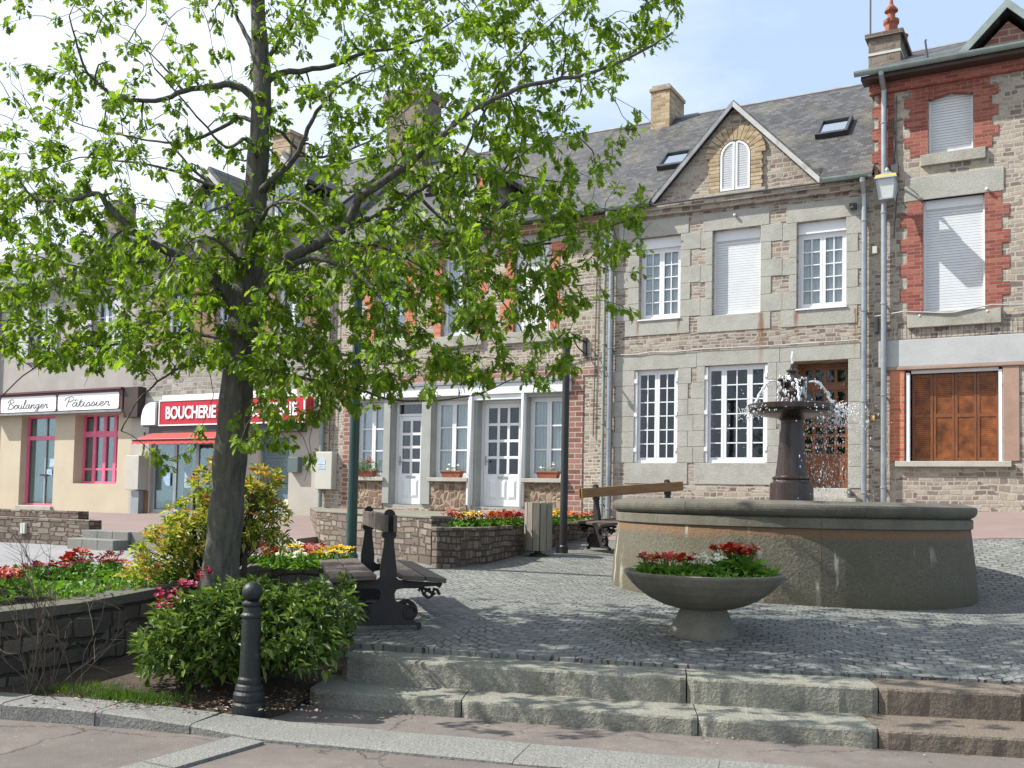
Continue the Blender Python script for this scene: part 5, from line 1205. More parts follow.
for i in range(90):
    a = rnd.uniform(0, 6.28); drop(d_, (.56*math.cos(a)+rnd.gauss(0, .05), .56*math.sin(a)+rnd.gauss(0, .05), 2.26+rnd.gauss(0, .06)), rnd.uniform(.004, .010))
for i in range(110):
    a = rnd.uniform(0, 6.28); rr = rnd.uniform(.15, 1.2); drop(d_, (rr*math.cos(a), rr*math.sin(a), rnd.uniform(1.0, 2.6)), rnd.uniform(.003, .006))
b.build('jets', 'foam', W, smooth=True); d_.build('drops', 'foam', W, smooth=True)
W['kind'] = 'stuff'

# ================================================================== PRIMROSES
rnd = random.Random(9)
def make_prim(color, label, size=1.15, nf=13):
    t = thing('primrose', label, 'flower', (0, 0, -5))
    b = MB()
    for i in range(26):
        a = rnd.random()*6.28; r = rnd.uniform(.01, .05); el = rnd.uniform(.15, 1.0)
        leaf(b, Vector((r*math.cos(a), r*math.sin(a), .01+.04*rnd.random())), (math.cos(a)*math.cos(el), math.sin(a)*math.cos(el), math.sin(el)), rnd.uniform(.08, .13)*size, rnd, .5, .35)
    b.build('leaves', 'bed_leaf', t)
    b = MB(); s = MB()
    for i in range(nf):
        a = rnd.random()*6.28; r = .085*math.sqrt(rnd.random())*size; p = Vector((r*math.cos(a), r*math.sin(a), (.135+.045*rnd.random()-.3*r)*size))
        flower(b, p, rnd.uniform(.024, .034)*size, rnd); b.cur = 1; flower(b, p+Vector((0, -.002, .007)), .008*size, rnd); b.cur = 0
        s.tube([(0, 0, .03), tuple(p)], .003, 4)
    b.build('blossom', ['petal_'+color, 'petal_yellow'], t); s.build('stems', 'bed_leaf', t)
    return t
PROTO = {}
def prim(color, loc, place, n=[0]):
    """one plant: colour + where it grows"""
    lab, grp = place; lab = lab % {'crimson': 'crimson', 'red': 'red', 'yellow': 'yellow', 'white': 'white', 'orange': 'orange red', 'pink': 'bright pink'}[color]; grp = grp+', '+color
    rz = rnd.random()*6.28; sc = rnd.uniform(1.05, 1.45)
    if color not in PROTO:
        t = make_prim(color, lab); PROTO[color] = t; t.location = loc; t.rotation_euler = (0, 0, rz); t.scale = (sc,)*3; t['group'] = grp
    else: t = dup(PROTO[color], loc, rz, lab, grp, sc)
    return t
LB = ('%s primrose in the bed on top of the dark wall left of the tree', 'primroses in the left bed')
RB = ('%s primrose in the bed between the tree and the green post', 'primroses right of the trunk')
PL = ('%s primrose in the rubble planter below the white doors', 'primroses in the rubble planter')
BW_ = ('%s primrose in the round concrete bowl', 'primroses in the concrete bowl')
def tops(px, py, z):          # point at height z along a survey direction
    hz = 498+.02*(px-512); Y = (1.6-z)*995/(py-hz); return Vector(((px-512)/995*Y, Y, z))
for (px, py, c) in [(-22, 574, 'crimson'), (4, 571, 'red'), (14, 570, 'red'), (22, 568, 'red'), (44, 561, 'crimson'), (64, 561, 'crimson'), (72, 557, 'red'), (78, 552, 'red'), (86, 550, 'red'), (84, 557, 'crimson'), (108, 556, 'crimson'), (115, 551, 'crimson'), (120, 557, 'crimson'), (-40, 570, 'red')]:
    p = tops(px, py, .9); p.z = .68; q_ = prim(c, p, LB); q_.scale = (1.25,)*3
for (px, py, c) in [(262, 549, 'red'), (270, 548, 'red'), (277, 551, 'red'), (283, 546, 'crimson'), (287, 552, 'white'), (294, 547, 'white'), (299, 549, 'yellow'), (303, 545, 'yellow'), (309, 551, 'red'), (315, 550, 'red'), (305, 553, 'white'), (325, 553, 'yellow'), (333, 551, 'yellow'), (340, 552, 'yellow'), (319, 547, 'red'), (346, 551, 'yellow')]:
    p = tops(px, py, .93); p.z = .73; prim(c, p, RB)
for (px, Y, c) in [(452, 13.9, 'red'), (457, 13.95, 'red'), (463, 14.2, 'yellow'), (468, 14.25, 'yellow'), (472, 14.0, 'yellow'), (478, 14.6, 'white'), (476, 14.0, 'red'), (486, 14.35, 'red'), (491, 14.6, 'red'), (494, 14.3, 'orange'), (499, 14.9, 'red'), (504, 15.0, 'red'), (508, 15.2, 'crimson'), (513, 15.3, 'pink'), (517, 15.5, 'pink'), (512, 14.9, 'red'), (521, 15.6, 'pink'), (528, 15.9, 'red'),
                   (540, 16.3, 'yellow'), (546, 16.4, 'yellow'), (552, 16.6, 'yellow'), (557, 16.8, 'yellow'), (569, 17.4, 'orange'), (574, 17.5, 'orange'), (580, 17.7, 'red'), (586, 17.9, 'orange'), (592, 18.1, 'red'), (560, 17.2, 'yellow')]:
    prim(c, Vector(((px-512)/995*Y, Y, 1.145)), PL)
# ---- concrete flower bowl
BX, BY, BZ = 1.72, 8.85, .435
FB = thing('flower_bowl', 'wide shallow concrete flower bowl on a conical foot before the fountain', 'planter', (BX, BY, BZ))
b = MB(); b.lathe([(.31, -.03), (.31, .01), (.30, .03), (.24, .14), (.205, .215), (.2, .235)], 36); b.build('foot', 'bowl_concrete', FB)
b = MB(); b.lathe([(.2, .225), (.25, .232), (.36, .262), (.48, .318), (.58, .388), (.655, .462), (.70, .525), (.705, .545), (.695, .552), (.67, .548), (.60, .47), (.0, .46)], 56, cap=False); b.build('bowl', 'bowl_concrete', FB)
b = MB(); b.lathe([(0, .49), (.625, .49)], 30, cap=False); b.build('soil', 'soil', FB)
bowlset = [(-.52, -.1, 'red'), (-.46, .08, 'red'), (-.38, -.12, 'red'), (-.27, .06, 'red'), (-.2, -.16, 'red'), (-.12, .1, 'red'), (-.02, .0, 'white'), (.1, .1, 'white'), (.05, -.2, 'white'), (.24, -.05, 'red'), (.3, .06, 'red'), (.21, .14, 'red'), (.36, -.08, 'red'), (.33, -.2, 'red'), (.29, -.12, 'red')]
for x, y, c in bowlset:
    t = prim(c, Vector((BX+x, BY+y, BZ+.49+(.06 if x > .2 else .02))), BW_)
    t.scale = ((1.25 if x > .18 else 1.0),)*3
b = MB()
for _ in range(1100):
    a = rnd.random()*6.28; r = .6*math.sqrt(rnd.random()); leaf(b, Vector((BX+r*math.cos(a), BY+r*math.sin(a), BZ+.485+.07*rnd.random()*(1.2-r))), (math.cos(a)*.5+rnd.gauss(0, .5), math.sin(a)*.5+rnd.gauss(0, .5), .8), rnd.uniform(.045, .085), rnd, .5, .3)
for _ in range(26): leaf(b, Vector((BX+.5+rnd.gauss(0, .04), BY-.05+rnd.gauss(0, .05), BZ+.5)), (.5+rnd.gauss(0, .3), rnd.gauss(0, .3), 1), rnd.uniform(.1, .17), rnd, .35, .15)
tag(b.build('bowl_foliage', 'bed_leaf'), 'bright green leaves filling the concrete bowl around the primroses', 'foliage', kind='stuff')
def foliage_run(name, label, pts, n, z, spread, h, seed):
    r_ = random.Random(seed); b = MB(); P = resample(pts, .1)
    for _ in range(n):
        p = r_.choice(P); leaf(b, Vector((p[0]+r_.gauss(0, spread), p[1]+r_.gauss(0, spread), z+r_.random()*h)), (r_.gauss(0, .7), r_.gauss(0, .7), .8), r_.uniform(.06, .12), r_, .5, .3)
    tag(b.build(name, 'bed_leaf'), label, 'foliage', kind='stuff')
foliage_run('bed_foliage', 'low green leaves along the top of the dark planter wall', [(-6.5, 9.2), (-4.6, 8.6), (-3.75, 8.6), (-3.45, 9.6), (-3.35, 11), (-4.6, 9.6), (-5, 10.4), (-4.2, 10.6)], 2600, .645, .2, .12, 1)
foliage_run('bed_foliage', 'low green leaves in the bed right of the tree', [(-3.2, 12.0), (-2.9, 12.7), (-2.45, 13.2)], 500, .7, .12, .1, 2)
foliage_run('planter_foliage', 'low green leaves under the primroses of the rubble planter', [(-.75, 13.65), (-.4, 14.2), (.1, 15.7), (.8, 17.6), (1.55, 18.75)], 900, 1.14, .08, .09, 3)

# ================================================================== BENCHES
def make_bench(name, label, loc, rz, L, back_mat='bench_wood', post_inset=.12):
    t = thing(name, label, 'bench', loc, rz)
    for s in (-1, 1):
        for k, (x0, x1, z0, z1) in enumerate(((.11, .31, .435, .425), (.32, .50, .425, .408))):
            b = MB(); b.add([(s*x0, -L/2, z0), (s*x1, -L/2, z1), (s*x1, L/2, z1), (s*x0, L/2, z0), (s*x0, -L/2, z0+.042), (s*x1, -L/2, z1+.042), (s*x1, L/2, z1+.042), (s*x0, L/2, z0+.042)], [(3, 2, 1, 0), (4, 5, 6, 7), (0, 1, 5, 4), (1, 2, 6, 5), (2, 3, 7, 6), (3, 0, 4, 7)])
            b.build('seat_plank', 'bench_wood', t, bevel=.006)
    for s in (-1, 1):
        b = MB(); b.box(*sorted((s*.022, s*.055)), -L/2, L/2, .845, .995); b.build('back_plank', back_mat, t, bevel=.006)
    prof = []
    right = [(.0, .035), (.26, .035), (.27, .0), (.30, .0), (.30, .05), (.25, .06), (.225, .09), (.24, .13), (.225, .18), (.17, .215), (.10, .225), (.065, .255), (.058, .31), (.075, .345), (.14, .355), (.24, .355), (.34, .372), (.42, .375), (.45, .36), (.47, .375), (.48, .40), (.10, .425), (.07, .45), (.072, .52), (.062, .60), (.045, .72), (.04, .785), (.065, .81), (.058, .845), (.05, .86), (.052, .99), (.04, 1.025), (.015, 1.045)]
    poly = [p for p in right[1:]]+[(-x, z) for x, z in reversed(right[1:])]
    for e in (-1, 1):
        y = e*(L/2-post_inset); b = MB(); b.prism(poly, y-.028, y+.028, 1)
        for s in (-1, 1):
            b.lathe([(.105, -.03), (.105, .03)], 14) if False else None
            pts = [(s*(.16+.09*math.cos(q)), y, .155+.085*math.sin(q)) for q in [i*.45 for i in range(15)]]; b.tube(pts, .02, 6)
            pts = [(s*(.27+.19*i/8+.0), y, .33+.035*math.sin(i*2.2)) for i in range(9)]; b.tube(pts, .016, 6)
            b.tube([(s*(.2+.055*math.cos(q)), y-.03, .15+.055*math.sin(q)) for q in [i*.5 for i in range(14)]], .014, 6); b.tube([(s*.12, y, .40), (s*.3, y, .36), (s*.42, y, .30), (s*.36, y, .27), (s*.31, y, .31)], .015, 6)
        b.build('iron_support', 'bench_iron', t, bevel=.004)
    return t
d1 = Vector((-.58, 2.5, 0)).normalized(); c1 = Vector((-1.06, 8.75, 0))+d1*1.07
make_bench('double_bench', 'dark double sided bench with weathered planks and cast iron supports beside the laurel bush', (c1.x, c1.y, .435), math.atan2(d1.y, d1.x)-math.pi/2, 2.35)
d2 = Vector((1.62, .95, 0)).normalized(); c2 = Vector((1.17, 15.72, 0))+d2*1.0
B2 = make_bench('double_bench', 'double sided bench with an orange brown back plank half hidden behind the fountain', (c2.x, c2.y, .86), math.atan2(d2.y, d2.x)-math.pi/2, 2.05, 'bench_back_wood', .3)
B2.rotation_euler = (math.atan(.08), 0, math.atan2(d2.y, d2.x)-math.pi/2)

# ================================================================== POSTS, BIN, BOLLARD
PX_, PY_ = .82, 15.4
pz = plaza_z(PX_, PY_)
t = thing('black_post', 'plain black iron post without a lantern standing behind the slatted bin', 'post', (PX_, PY_, pz))
b = MB(); b.lathe([(.075, -.05), (.075, .1), (.06, .12), (.058, 1.4), (.056, 3.2)], 16); b.build('shaft', 'iron', t)
b = MB(); b.lathe([(.056, 3.2), (.085, 3.21), (.085, 3.27), (.07, 3.28), (.06, 3.31), (.02, 3.32)], 16); b.build('collar', 'dark_metal', t)
b = MB(); b.box(-.11, -.05, -.04, .04, -.02, .12); b.build('foot_plate', 'dark_metal', t)
gp = at(354, 560, 13.25)
t = thing('green_post', 'tall dark green post rising through the tree leaves next to the double bench', 'post', (gp.x, gp.y, .5))
b = MB(); b.lathe([(.09, 0), (.09, .3), (.07, .34), (.065, 2.2), (.055, 3.7)], 16); b.build('shaft', 'green_metal', t)
b = MB(); b.lathe([(.055, 3.7), (.09, 3.74), (.06, 3.82), (.05, 3.86), (.12, 3.9), (.13, 3.96), (.05, 4.0)], 16); b.build('capital', 'green_metal', t)
bx, by = .42, 15.05; bz = plaza_z(bx, by)
t = thing('litter_bin', 'slatted grey wooden litter bin in front of the rubble planter wall', 'bin', (bx, by, bz), .25)
for i in range(12):
    a = 2*math.pi*i/12+.1; b = MB(); b.obox((.195*math.cos(a), .195*math.sin(a), .44), Vector((-math.sin(a), math.cos(a), 0))*.047, Vector((math.cos(a), math.sin(a), 0))*.012, (0, 0, .36)); b.build('slat', 'bin_wood', t, bevel=.004)
b = MB(); b.lathe([(.178, .10), (.178, .78), (.168, .78), (.165, .12)], 20, cap=True); b.build('liner', 'dark_metal', t)
b = MB(); b.lathe([(.12, -.02), (.12, .03), (.05, .04), (.05, .1)], 14); b.build('base', 'dark_metal', t)
t = thing('bollard', 'black cast iron bollard with a ball top in front of the laurel bush', 'bollard', (-1.83, 7.14, .05))
b = MB(); b.lathe([(.115, -.03), (.115, .06), (.105, .075), (.11, .09), (.11, .13), (.098, .15), (.1, .165), (.092, .19), (.08, .2), (.083, .22), (.083, .235), (.074, .25), (.068, .5), (.066, .66), (.074, .67), (.074, .685), (.062, .70), (.058, .74), (.07, .755), (.07, .77), (.045, .785)], 24); b.build('shaft', 'bollard_paint', t, smooth=False)
b = MB(); b.ball((0, 0, .845), .072, 24, 14); b.build('ball_top', 'bollard_paint', t, smooth=True)

# ================================================================== SHRUBS
def shrub(name, label, lobes, n, size, mat, stemc, seed, shell=.55, base=None, wide=.42, extra=None):
    r_ = random.Random(seed); zc = base
    t = thing(name, label, 'shrub', base)
    b = MB(); tot = sum(l[3]*l[4]*l[5] for l in lobes)
    s = MB()
    for l in lobes:
        k = int(n*l[3]*l[4]*l[5]/tot)
        for _ in range(k//4):
            while True:
                d = Vector((r_.gauss(0, 1), r_.gauss(0, 1), r_.gauss(0, 1))); d.normalize()
                if d.z > -.75: break
            rr = shell+(1.08-shell)*math.sqrt(r_.random()); p = Vector((l[0]+d.x*l[3]*rr, l[1]+d.y*l[4]*rr, l[2]+d.z*l[5]*rr))
            if p.z < base[2]+.03: continue
            tw = (d+Vector((0, 0, .6))+Vector((r_.gauss(0, .35), r_.gauss(0, .35), r_.gauss(0, .3)))).normalized()
            if r_.random() < .25: s.tube([tuple(Vector((base[0], base[1], base[2]))+(p-Vector(base))*.25), tuple(p-(p-Vector(base))*.3+Vector((0, 0, .03))), tuple(p)], [.008, .005, .003], 4)
            for q in range(5):
                a = q*2.4+r_.random(); sd = tw.orthogonal().normalized(); sd = (Matrix.Rotation(a, 3, tw) @ sd)
                leaf(b, p+tw*(.012*q), sd*r_.uniform(.6, 1)+tw*r_.uniform(.35, .9), size*r_.uniform(.7, 1.25), r_, wide, .15)
    [s.tube([(base[0]+q, base[1], base[2]-.05), (base[0]+q*1.05, base[1], base[2]+.5), (base[0]+q*1.2, base[1]+.02, base[2]+1.0)], [.035, .028, .012], 6) for q in ((-.2, .08, .29) if base[2] > .5 else ())]; b.build('foliage', mat, t, base); s.build('stems', stemc, t, base)
    return t
LOB = [(-2.05, 7.75, .49, .54, .44, .37), (-2.45, 7.72, .45, .35, .36, .34), (-1.64, 7.8, .52, .35, .38, .33), (-2.0, 7.9, .62, .42, .34, .22), (-2.36, 7.44, .42, .36, .26, .24), (-1.64, 7.5, .48, .33, .27, .24), (-1.42, 7.9, .7, .22, .28, .20)]
LS = shrub('laurel_bush', 'dense dark green evergreen bush with glossy leaves and a few red blooms beside the bollard', LOB, 5600, .09, 'laurel_leaf', 'twig', 31, .5, (-2.05, 7.75, .12))
b = MB(); r_ = random.Random(2)
for (px, py) in [(168, 596), (172, 600), (178, 594), (188, 588), (193, 585), (212, 573), (170, 606), (181, 601), (206, 579), (199, 588), (176, 607)]:
    p = at(px, py, 7.6+r_.uniform(-.12, .1))
    for _ in range(6): flower(b, p+Vector((r_.gauss(0, .022), r_.gauss(0, .022)-.05, .03+r_.gauss(0, .015))), .027, r_)
b.build('blossom', 'petal_crimson', LS, (-2.05, 7.75, .12))
LOB2 = [(-3.12, 10.0, 1.15, .36, .34, .38), (-2.75, 10.1, 1.35, .32, .32, .36), (-3.35, 9.7, .95, .26, .28, .28), (-2.98, 10.2, 1.68, .26, .25, .24), (-2.48, 10.2, 1.25, .2, .24, .34), (-2.5, 10.1, 1.66, .17, .18, .18), (-3.42, 9.3, .78, .16, .18, .18)]
PS = shrub('pieris_bush', 'loose shrub with yellow green leaves and orange red tips growing behind the tree trunk', LOB2, 3000, .095, 'pieris_leaf', 'twig', 32, .3, (-2.95, 10.0, .6), .34)
b = MB(); r_ = random.Random(44)
for l in LOB2:
    for _ in range(16):
        d = Vector((r_.gauss(0, 1), r_.gauss(-.3, 1), abs(r_.gauss(0, 1)))).normalized(); p = Vector((l[0]+d.x*l[3]*1.05, l[1]+d.y*l[4]*1.05, l[2]+d.z*l[5]*1.08))
        for q in range(7):
            a = q*.9; leaf(b, p, (math.cos(a), math.sin(a), .7), r_.uniform(.05, .09), r_, .3, .1)
b.build('leaves', 'red_tip', PS, (-2.95, 10.0, .6))
# bare shrub against the dark wall
r_ = random.Random(8); t = thing('bare_shrub', 'leafless twiggy shrub in front of the dark planter wall', 'shrub', (-3.42, 7.38, .08)); b = MB()
def twig(b, p, d, L, r, dep):
    pts = [p]; q = p; dd = d.copy(); n = 5
    for i in range(n):
        dd = (dd+Vector((r_.gauss(0, .16), r_.gauss(0, .12), r_.gauss(0, .1)))).normalized(); q = q+dd*L/n; pts.append(q)
        if dep and i >= 1 and r_.random() < .75: twig(b, q, (dd+Vector((r_.gauss(0, .6), r_.gauss(0, .4), r_.gauss(.1, .4)))).normalized(), L*r_.uniform(.35, .6), r*.62, dep-1)
    b.tube([tuple(x) for x in pts], [r*(1-.65*i/n) for i in range(n+1)], 4)
for i in range(17): twig(b, Vector((r_.gauss(0, .12), r_.gauss(0, .05), 0)), Vector((r_.gauss(0, .55), r_.gauss(-.05, .25), 1)).normalized(), r_.uniform(.45, 1.0), .005, 2)
b.build('twigs', 'bare_twig', t)
# grass and litter in the open bed
b = MB(); r_ = random.Random(5)
for _ in range(2200):
    u = r_.random(); cx, cy = r_.choice([(-2.82, 7.3), (-2.66, 7.28), (-2.9, 7.4), (-2.5, 7.22), (-3.3, 7.5), (-3.1, 7.6)]); x, y = cx+r_.gauss(0, .12), cy+r_.gauss(0, .06); hh = r_.uniform(.03, .08); a = r_.random()*6.28; ln = r_.gauss(0, .02); w = .004
    b.add([(x-w*math.cos(a), y-w*math.sin(a), .09), (x+w*math.cos(a), y+w*math.sin(a), .09), (x+ln, y+r_.gauss(0, .02), .09+hh)], [(0, 1, 2)])
tag(b.build('grass', 'grass'), 'short bright grass in the open bed behind the raised kerb', 'grass', kind='stuff')
M['litter'] = mat_leaf('litter', [(.12, .06, .03), (.2, .12, .06), (.28, .2, .12), (.1, .05, .04), (.5, .48, .44)], 0)
b = MB()
for _ in range(700):
    x, y = r_.uniform(-3.4, -1.3), r_.uniform(6.95, 7.7); 
    leaf(b, Vector((x, y, .095+max(0, y-7.6)*.075+.01*r_.random())), (r_.gauss(0, 1), r_.gauss(0, 1), .15), r_.uniform(.02, .05), r_, .5, .1)
for _ in range(60):
    x = r_.uniform(-1.5, 3.2); y = interp([p[0] for p in S1], [p[1] for p in S1], x)-abs(r_.gauss(.0, .12))-.02; leaf(b, Vector((x, y, .012)), (r_.gauss(0, 1), r_.gauss(0, 1), .1), r_.uniform(.012, .03), r_, .6, .05)
tag(b.build('leaf_litter', 'litter'), 'dry fallen leaves under the bush and along the bottom step', 'leaf litter', kind='stuff')

# ================================================================== THE TREE
r_ = random.Random(77); TY = 8.8
T = thing('street_tree', 'tall young oak with fresh light green leaves growing from the bed at the left', 'tree', (-2.55, TY, .2)); TO = (-2.55, TY, .2)
def path(pts, dy=0.0, curve=0.0):      # survey directions -> a limb with depth change along its length
    n = len(pts); out = []
    for i, (x, y) in enumerate(pts):
        t = i/(n-1); out.append(at(x, y, TY+dy*t+curve*math.sin(t*math.pi)))
    return out
trunk = path([(221, 618), (223, 590), (228, 520), (230, 460), (234, 400), (238, 330), (242, 285), (244, 235), (247, 180), (249, 130), (250, 80), (247, 40), (243, 0), (240, -60), (236, -130), (238, -200)])
trad = [.2, .165, .15, .145, .142, .14, .13, .115, .10, .09, .082, .075, .065, .05, .03, .012]
limbs = [  # points, start radius, depth change, curve
 ([(236, 315), (219, 292), (200, 270), (171, 252), (150, 244), (120, 225), (100, 205), (87, 190), (60, 196), (25, 196), (10, 180)], .075, -.5, -.1),
 ([(219, 292), (197, 278), (171, 265), (140, 258), (100, 268), (60, 262), (15, 250)], .035, .7, .1),
 ([(234, 236), (230, 215), (227, 198), (190, 173), (165, 146), (150, 128)], .04, .6, 0),
 ([(190, 173), (160, 162), (130, 155), (95, 153), (67, 152), (30, 165)], .022, .5, 0),
 ([(227, 198), (250, 182), (265, 168), (279, 154), (284, 130)], .022, -.4, 0),
 ([(246, 100), (230, 80), (212, 74), (195, 77), (170, 82), (140, 93), (100, 88), (82, 75), (68, 60), (58, 30), (50, 5)], .045, -.6, .1),
 ([(247, 118), (225, 112), (205, 125), (175, 137), (145, 136), (110, 130), (70, 120), (30, 100)], .028, .8, 0),
 ([(170, 82), (150, 60), (130, 40), (118, 20)], .016, .3, 0),
 ([(246, 66), (235, 35), (222, 8), (205, -30), (190, -70)], .04, .7, 0),
 ([(240, 325), (262, 275), (285, 252), (318, 235), (338, 222), (348, 205), (355, 190), (374, 177), (399, 160), (418, 146), (443, 121), (463, 104), (512, 80), (555, 71), (592, 62), (640, 40), (668, 22)], .072, -.9, -.2),
 ([(345, 212), (372, 203), (396, 193), (418, 180), (445, 170), (470, 167), (505, 168), (540, 175), (575, 180)], .032, .9, 0),
 ([(243, 190), (256, 177), (283, 152), (297, 122), (309, 100), (326, 80), (350, 66), (374, 57)], .038, -.9, 0),
 ([(248, 82), (262, 68), (293, 63), (323, 57), (356, 43), (380, 40), (420, 25), (450, 5)], .042, .5, 0),
 ([(250, 60), (268, 30), (285, 5), (300, -30), (325, -70)], .03, -.6, 0),
 ([(238, 335), (258, 298), (278, 274), (303, 258), (333, 263), (362, 280), (378, 300), (384, 322), (374, 346)], .045, -1.3, 0),
 ([(333, 263), (370, 255), (405, 262), (440, 285), (460, 310)], .02, .3, 0),
 ([(237, 365), (262, 352), (295, 352), (333, 352), (375, 363), (410, 360)], .028, -.8, 0),
 ([(236, 385), (262, 372), (310, 381), (356, 390), (392, 400), (436, 400), (480, 392), (525, 372)], .028, .9, 0),
 ([(232, 372), (205, 365), (170, 372), (140, 395), (120, 430)], .024, -.7, 0),
 ([(234, 350), (205, 338), (160, 335), (110, 345), (60, 350), (20, 375), (0, 395)], .028, .5, 0),
 ([(418, 180), (450, 215), (485, 216), (520, 240), (560, 232), (600, 225), (630, 215)], .02, -.3, 0),
 ([(396, 193), (430, 230), (470, 260), (500, 300), (520, 330)], .02, .5, 0),
 ([(512, 80), (540, 100), (570, 120), (590, 150)], .014, .4, 0), ([(463, 104), (500, 40), (540, 10), (575, -15)], .018, .5, 0),
 ([(245, 150), (262, 120), (300, 150), (350, 140), (390, 110), (430, 60)], .026, 1.6, .4), ([(244, 200), (215, 205), (180, 215), (130, 200), (90, 215)], .026, 1.5, .3),
 ([(243, 240), (255, 215), (270, 200), (300, 205), (330, 240)], .03, -1.9, -.3), ([(241, 270), (225, 250), (205, 235), (180, 240), (140, 300)], .03, -1.8, -.3),
 ([(245, 150), (235, 130), (215, 140), (185, 110), (140, 60)], .026, -1.7, -.3), ([(243, 220), (262, 200), (300, 190), (340, 160), (380, 150)], .026, 1.9, .3)]
b = MB()
def cr3(P, k=4): return crom([tuple(p) for p in P], k)
tp = cr3(trunk); b.tube(tp, [interp(range(len(trad)), trad, i/4)*(1+.05*math.sin(i*1.7)) for i in range(len(tp))], 14)
nodes = []; nrad = []
for i, p in enumerate(tp):
    if p.z > 2.6: nodes.append(p); nrad.append(interp(range(len(trad)), trad, i/4)*.4)
for pts, r0, dy, cv in limbs:
    P = cr3(path(pts, dy, cv)); k = len(P)
    # start on the parent: nearest existing node or trunk
    cand = nodes+tp; q = min(cand, key=lambda c: (c-P[0]).length); sh = q-P[0]
    P = [p+sh*(1-i/(k-1))**2+Vector((r_.gauss(0, .004), r_.gauss(0, .006), r_.gauss(0, .004))) for i, p in enumerate(P)]
    rad = [max(.006, .86*r0*(1-.86*(i/(k-1))**.8)) for i in range(k)]; b.tube([tuple(p) for p in P], rad, 8)
    nodes += P[2:]; nrad += rad[2:]
# leaf cluster points: how thick the crown is, square by square (0.57 m squares seen from the road)
DEN = {-128: '222223333221', -64: '222222333322', 0: '111112344332', 64: '122112344310', 128: '233222455310', 192: '344445556530', 256: '456666666510', 320: '357777655300', 384: '000034531000', 448: '000211000000'}
clus = []
for y0, row in DEN.items():
    for ci, ch in enumerate(row):
        d = int(ch); x0 = -64+64*ci
        n = int(d*8.8+r_.random())
        if y0 == 448: n = d*3
        for _ in range(n):
            px, py = x0+r_.uniform(0, 64), y0+r_.uniform(0, 64)
            if y0 == 0 and ci == 11 and (px > 690 or py > 62-(px-640)*.7): continue
            if y0 == 448 and py > 476: continue
            if y0 == 384 and px < 224 and py < 436: continue
            if y0 == 320 and px < 228 and py > 366: continue
            if y0 == 384 and px > 300 and py > 430-.25*(px-300): continue
            spread = 1.25 if 100 < px < 480 else .8
            Y = TY+r_.gauss(0, spread*.62)
            clus.append(at(px, py, max(6.9, min(10.9, Y))))
tw = MB(); NA = np.array([tuple(p) for p in nodes]); dist = [float(np.min(np.linalg.norm(NA-np.array(tuple(c)), axis=1))) for c in clus]
order = sorted(range(len(clus)), key=lambda i: dist[i])
nodes_l = list(nodes); nr_l = list(nrad); cap_ = len(nodes_l)+len(clus)*3+10; A = np.zeros((cap_, 3)); A[:len(nodes_l)] = NA; cnt = len(nodes_l)
ends = []
for i in order:
    c = clus[i]; d = np.linalg.norm(A[:cnt]-np.array(tuple(c)), axis=1); j = int(np.argmin(d)); L = d[j]
    if L < .06: ends.append((c, Vector((r_.gauss(0, 1), r_.gauss(0, 1), .3)).normalized())); continue
    p = Vector(A[j]); mid = p.lerp(c, .5)+Vector((r_.gauss(0, .06), r_.gauss(0, .06), .07*min(L, 1)+r_.gauss(0, .04)))*min(1, L*2.2)
    r0 = min(nr_l[j]*.7, .012)*1.0; r0 = max(r0, .0042)
    tw.tube([tuple(p), tuple(p.lerp(mid, .5)+Vector((0, 0, .015))), tuple(mid), tuple(mid.lerp(c, .55)), tuple(c)], [r0, r0*.85, r0*.72, r0*.55, .0025], 4, False)
    for q, rr in ((mid, r0*.72), (mid.lerp(c, .55), r0*.55), (c, .003)):
        A[cnt] = tuple(q); nr_l.append(rr); cnt += 1
    ends.append((c, (c-mid).normalized()))
# bare twiglets poking out of the crown
for c, d in ends[::5]:
    e = c+(d+Vector((r_.gauss(0, .4), r_.gauss(0, .4), r_.gauss(.3, .3)))).normalized()*r_.uniform(.12, .3); tw.tube([tuple(c), tuple(c.lerp(e, .5)+Vector((0, 0, .01))), tuple(e)], [.003, .0024, .0016], 3, False)
b.build('trunk', 'bark', T, TO, smooth=True); tw.build('twigs', 'twig', T, TO, smooth=True)
# lobed, drooping young oak leaves
OUT = [(0, 0), (.10, .10), (.07, .2), (.24, .30), (.13, .42), (.33, .55), (.17, .64), (.25, .82), (.08, .85), (0, 1.0)]
lv = []; lf = []
def oak(p, d, L, nrm):
    s = d.cross(nrm); s = s.normalized() if s.length > 1e-5 else d.orthogonal().normalized(); n_ = s.cross(d)
    k = len(lv); fold = r_.uniform(.15, .4); cur = r_.uniform(.05, .35); w = r_.uniform(.8, 1.15)
    def pt(x, t): return p+d*(t*L)-n_*(cur*L*t*t)+s*(x*L*w)+n_*(abs(x)*fold*L)
    m = len(OUT)
    for x, t in OUT: lv.append(tuple(pt(x, t)))
    for x, t in OUT[1:-1]: lv.append(tuple(pt(-x, t)))
    # strips of quads between the midrib and the outline keep the lobes
    q0 = len(lv)
    for t in (.2, .42, .64, .85): lv.append(tuple(pt(0, t)))
    R_ = lambda i: k+i; Lh = lambda i: k+m-1+i
    for side in (R_, Lh):
        lf.extend([(k, side(1), side(2), q0), (q0, side(2), side(3), side(4), q0+1), (q0+1, side(4), side(5), side(6), q0+2), (q0+2, side(6), side(7), side(8), q0+3), (q0+3, side(8), k+m-1)])
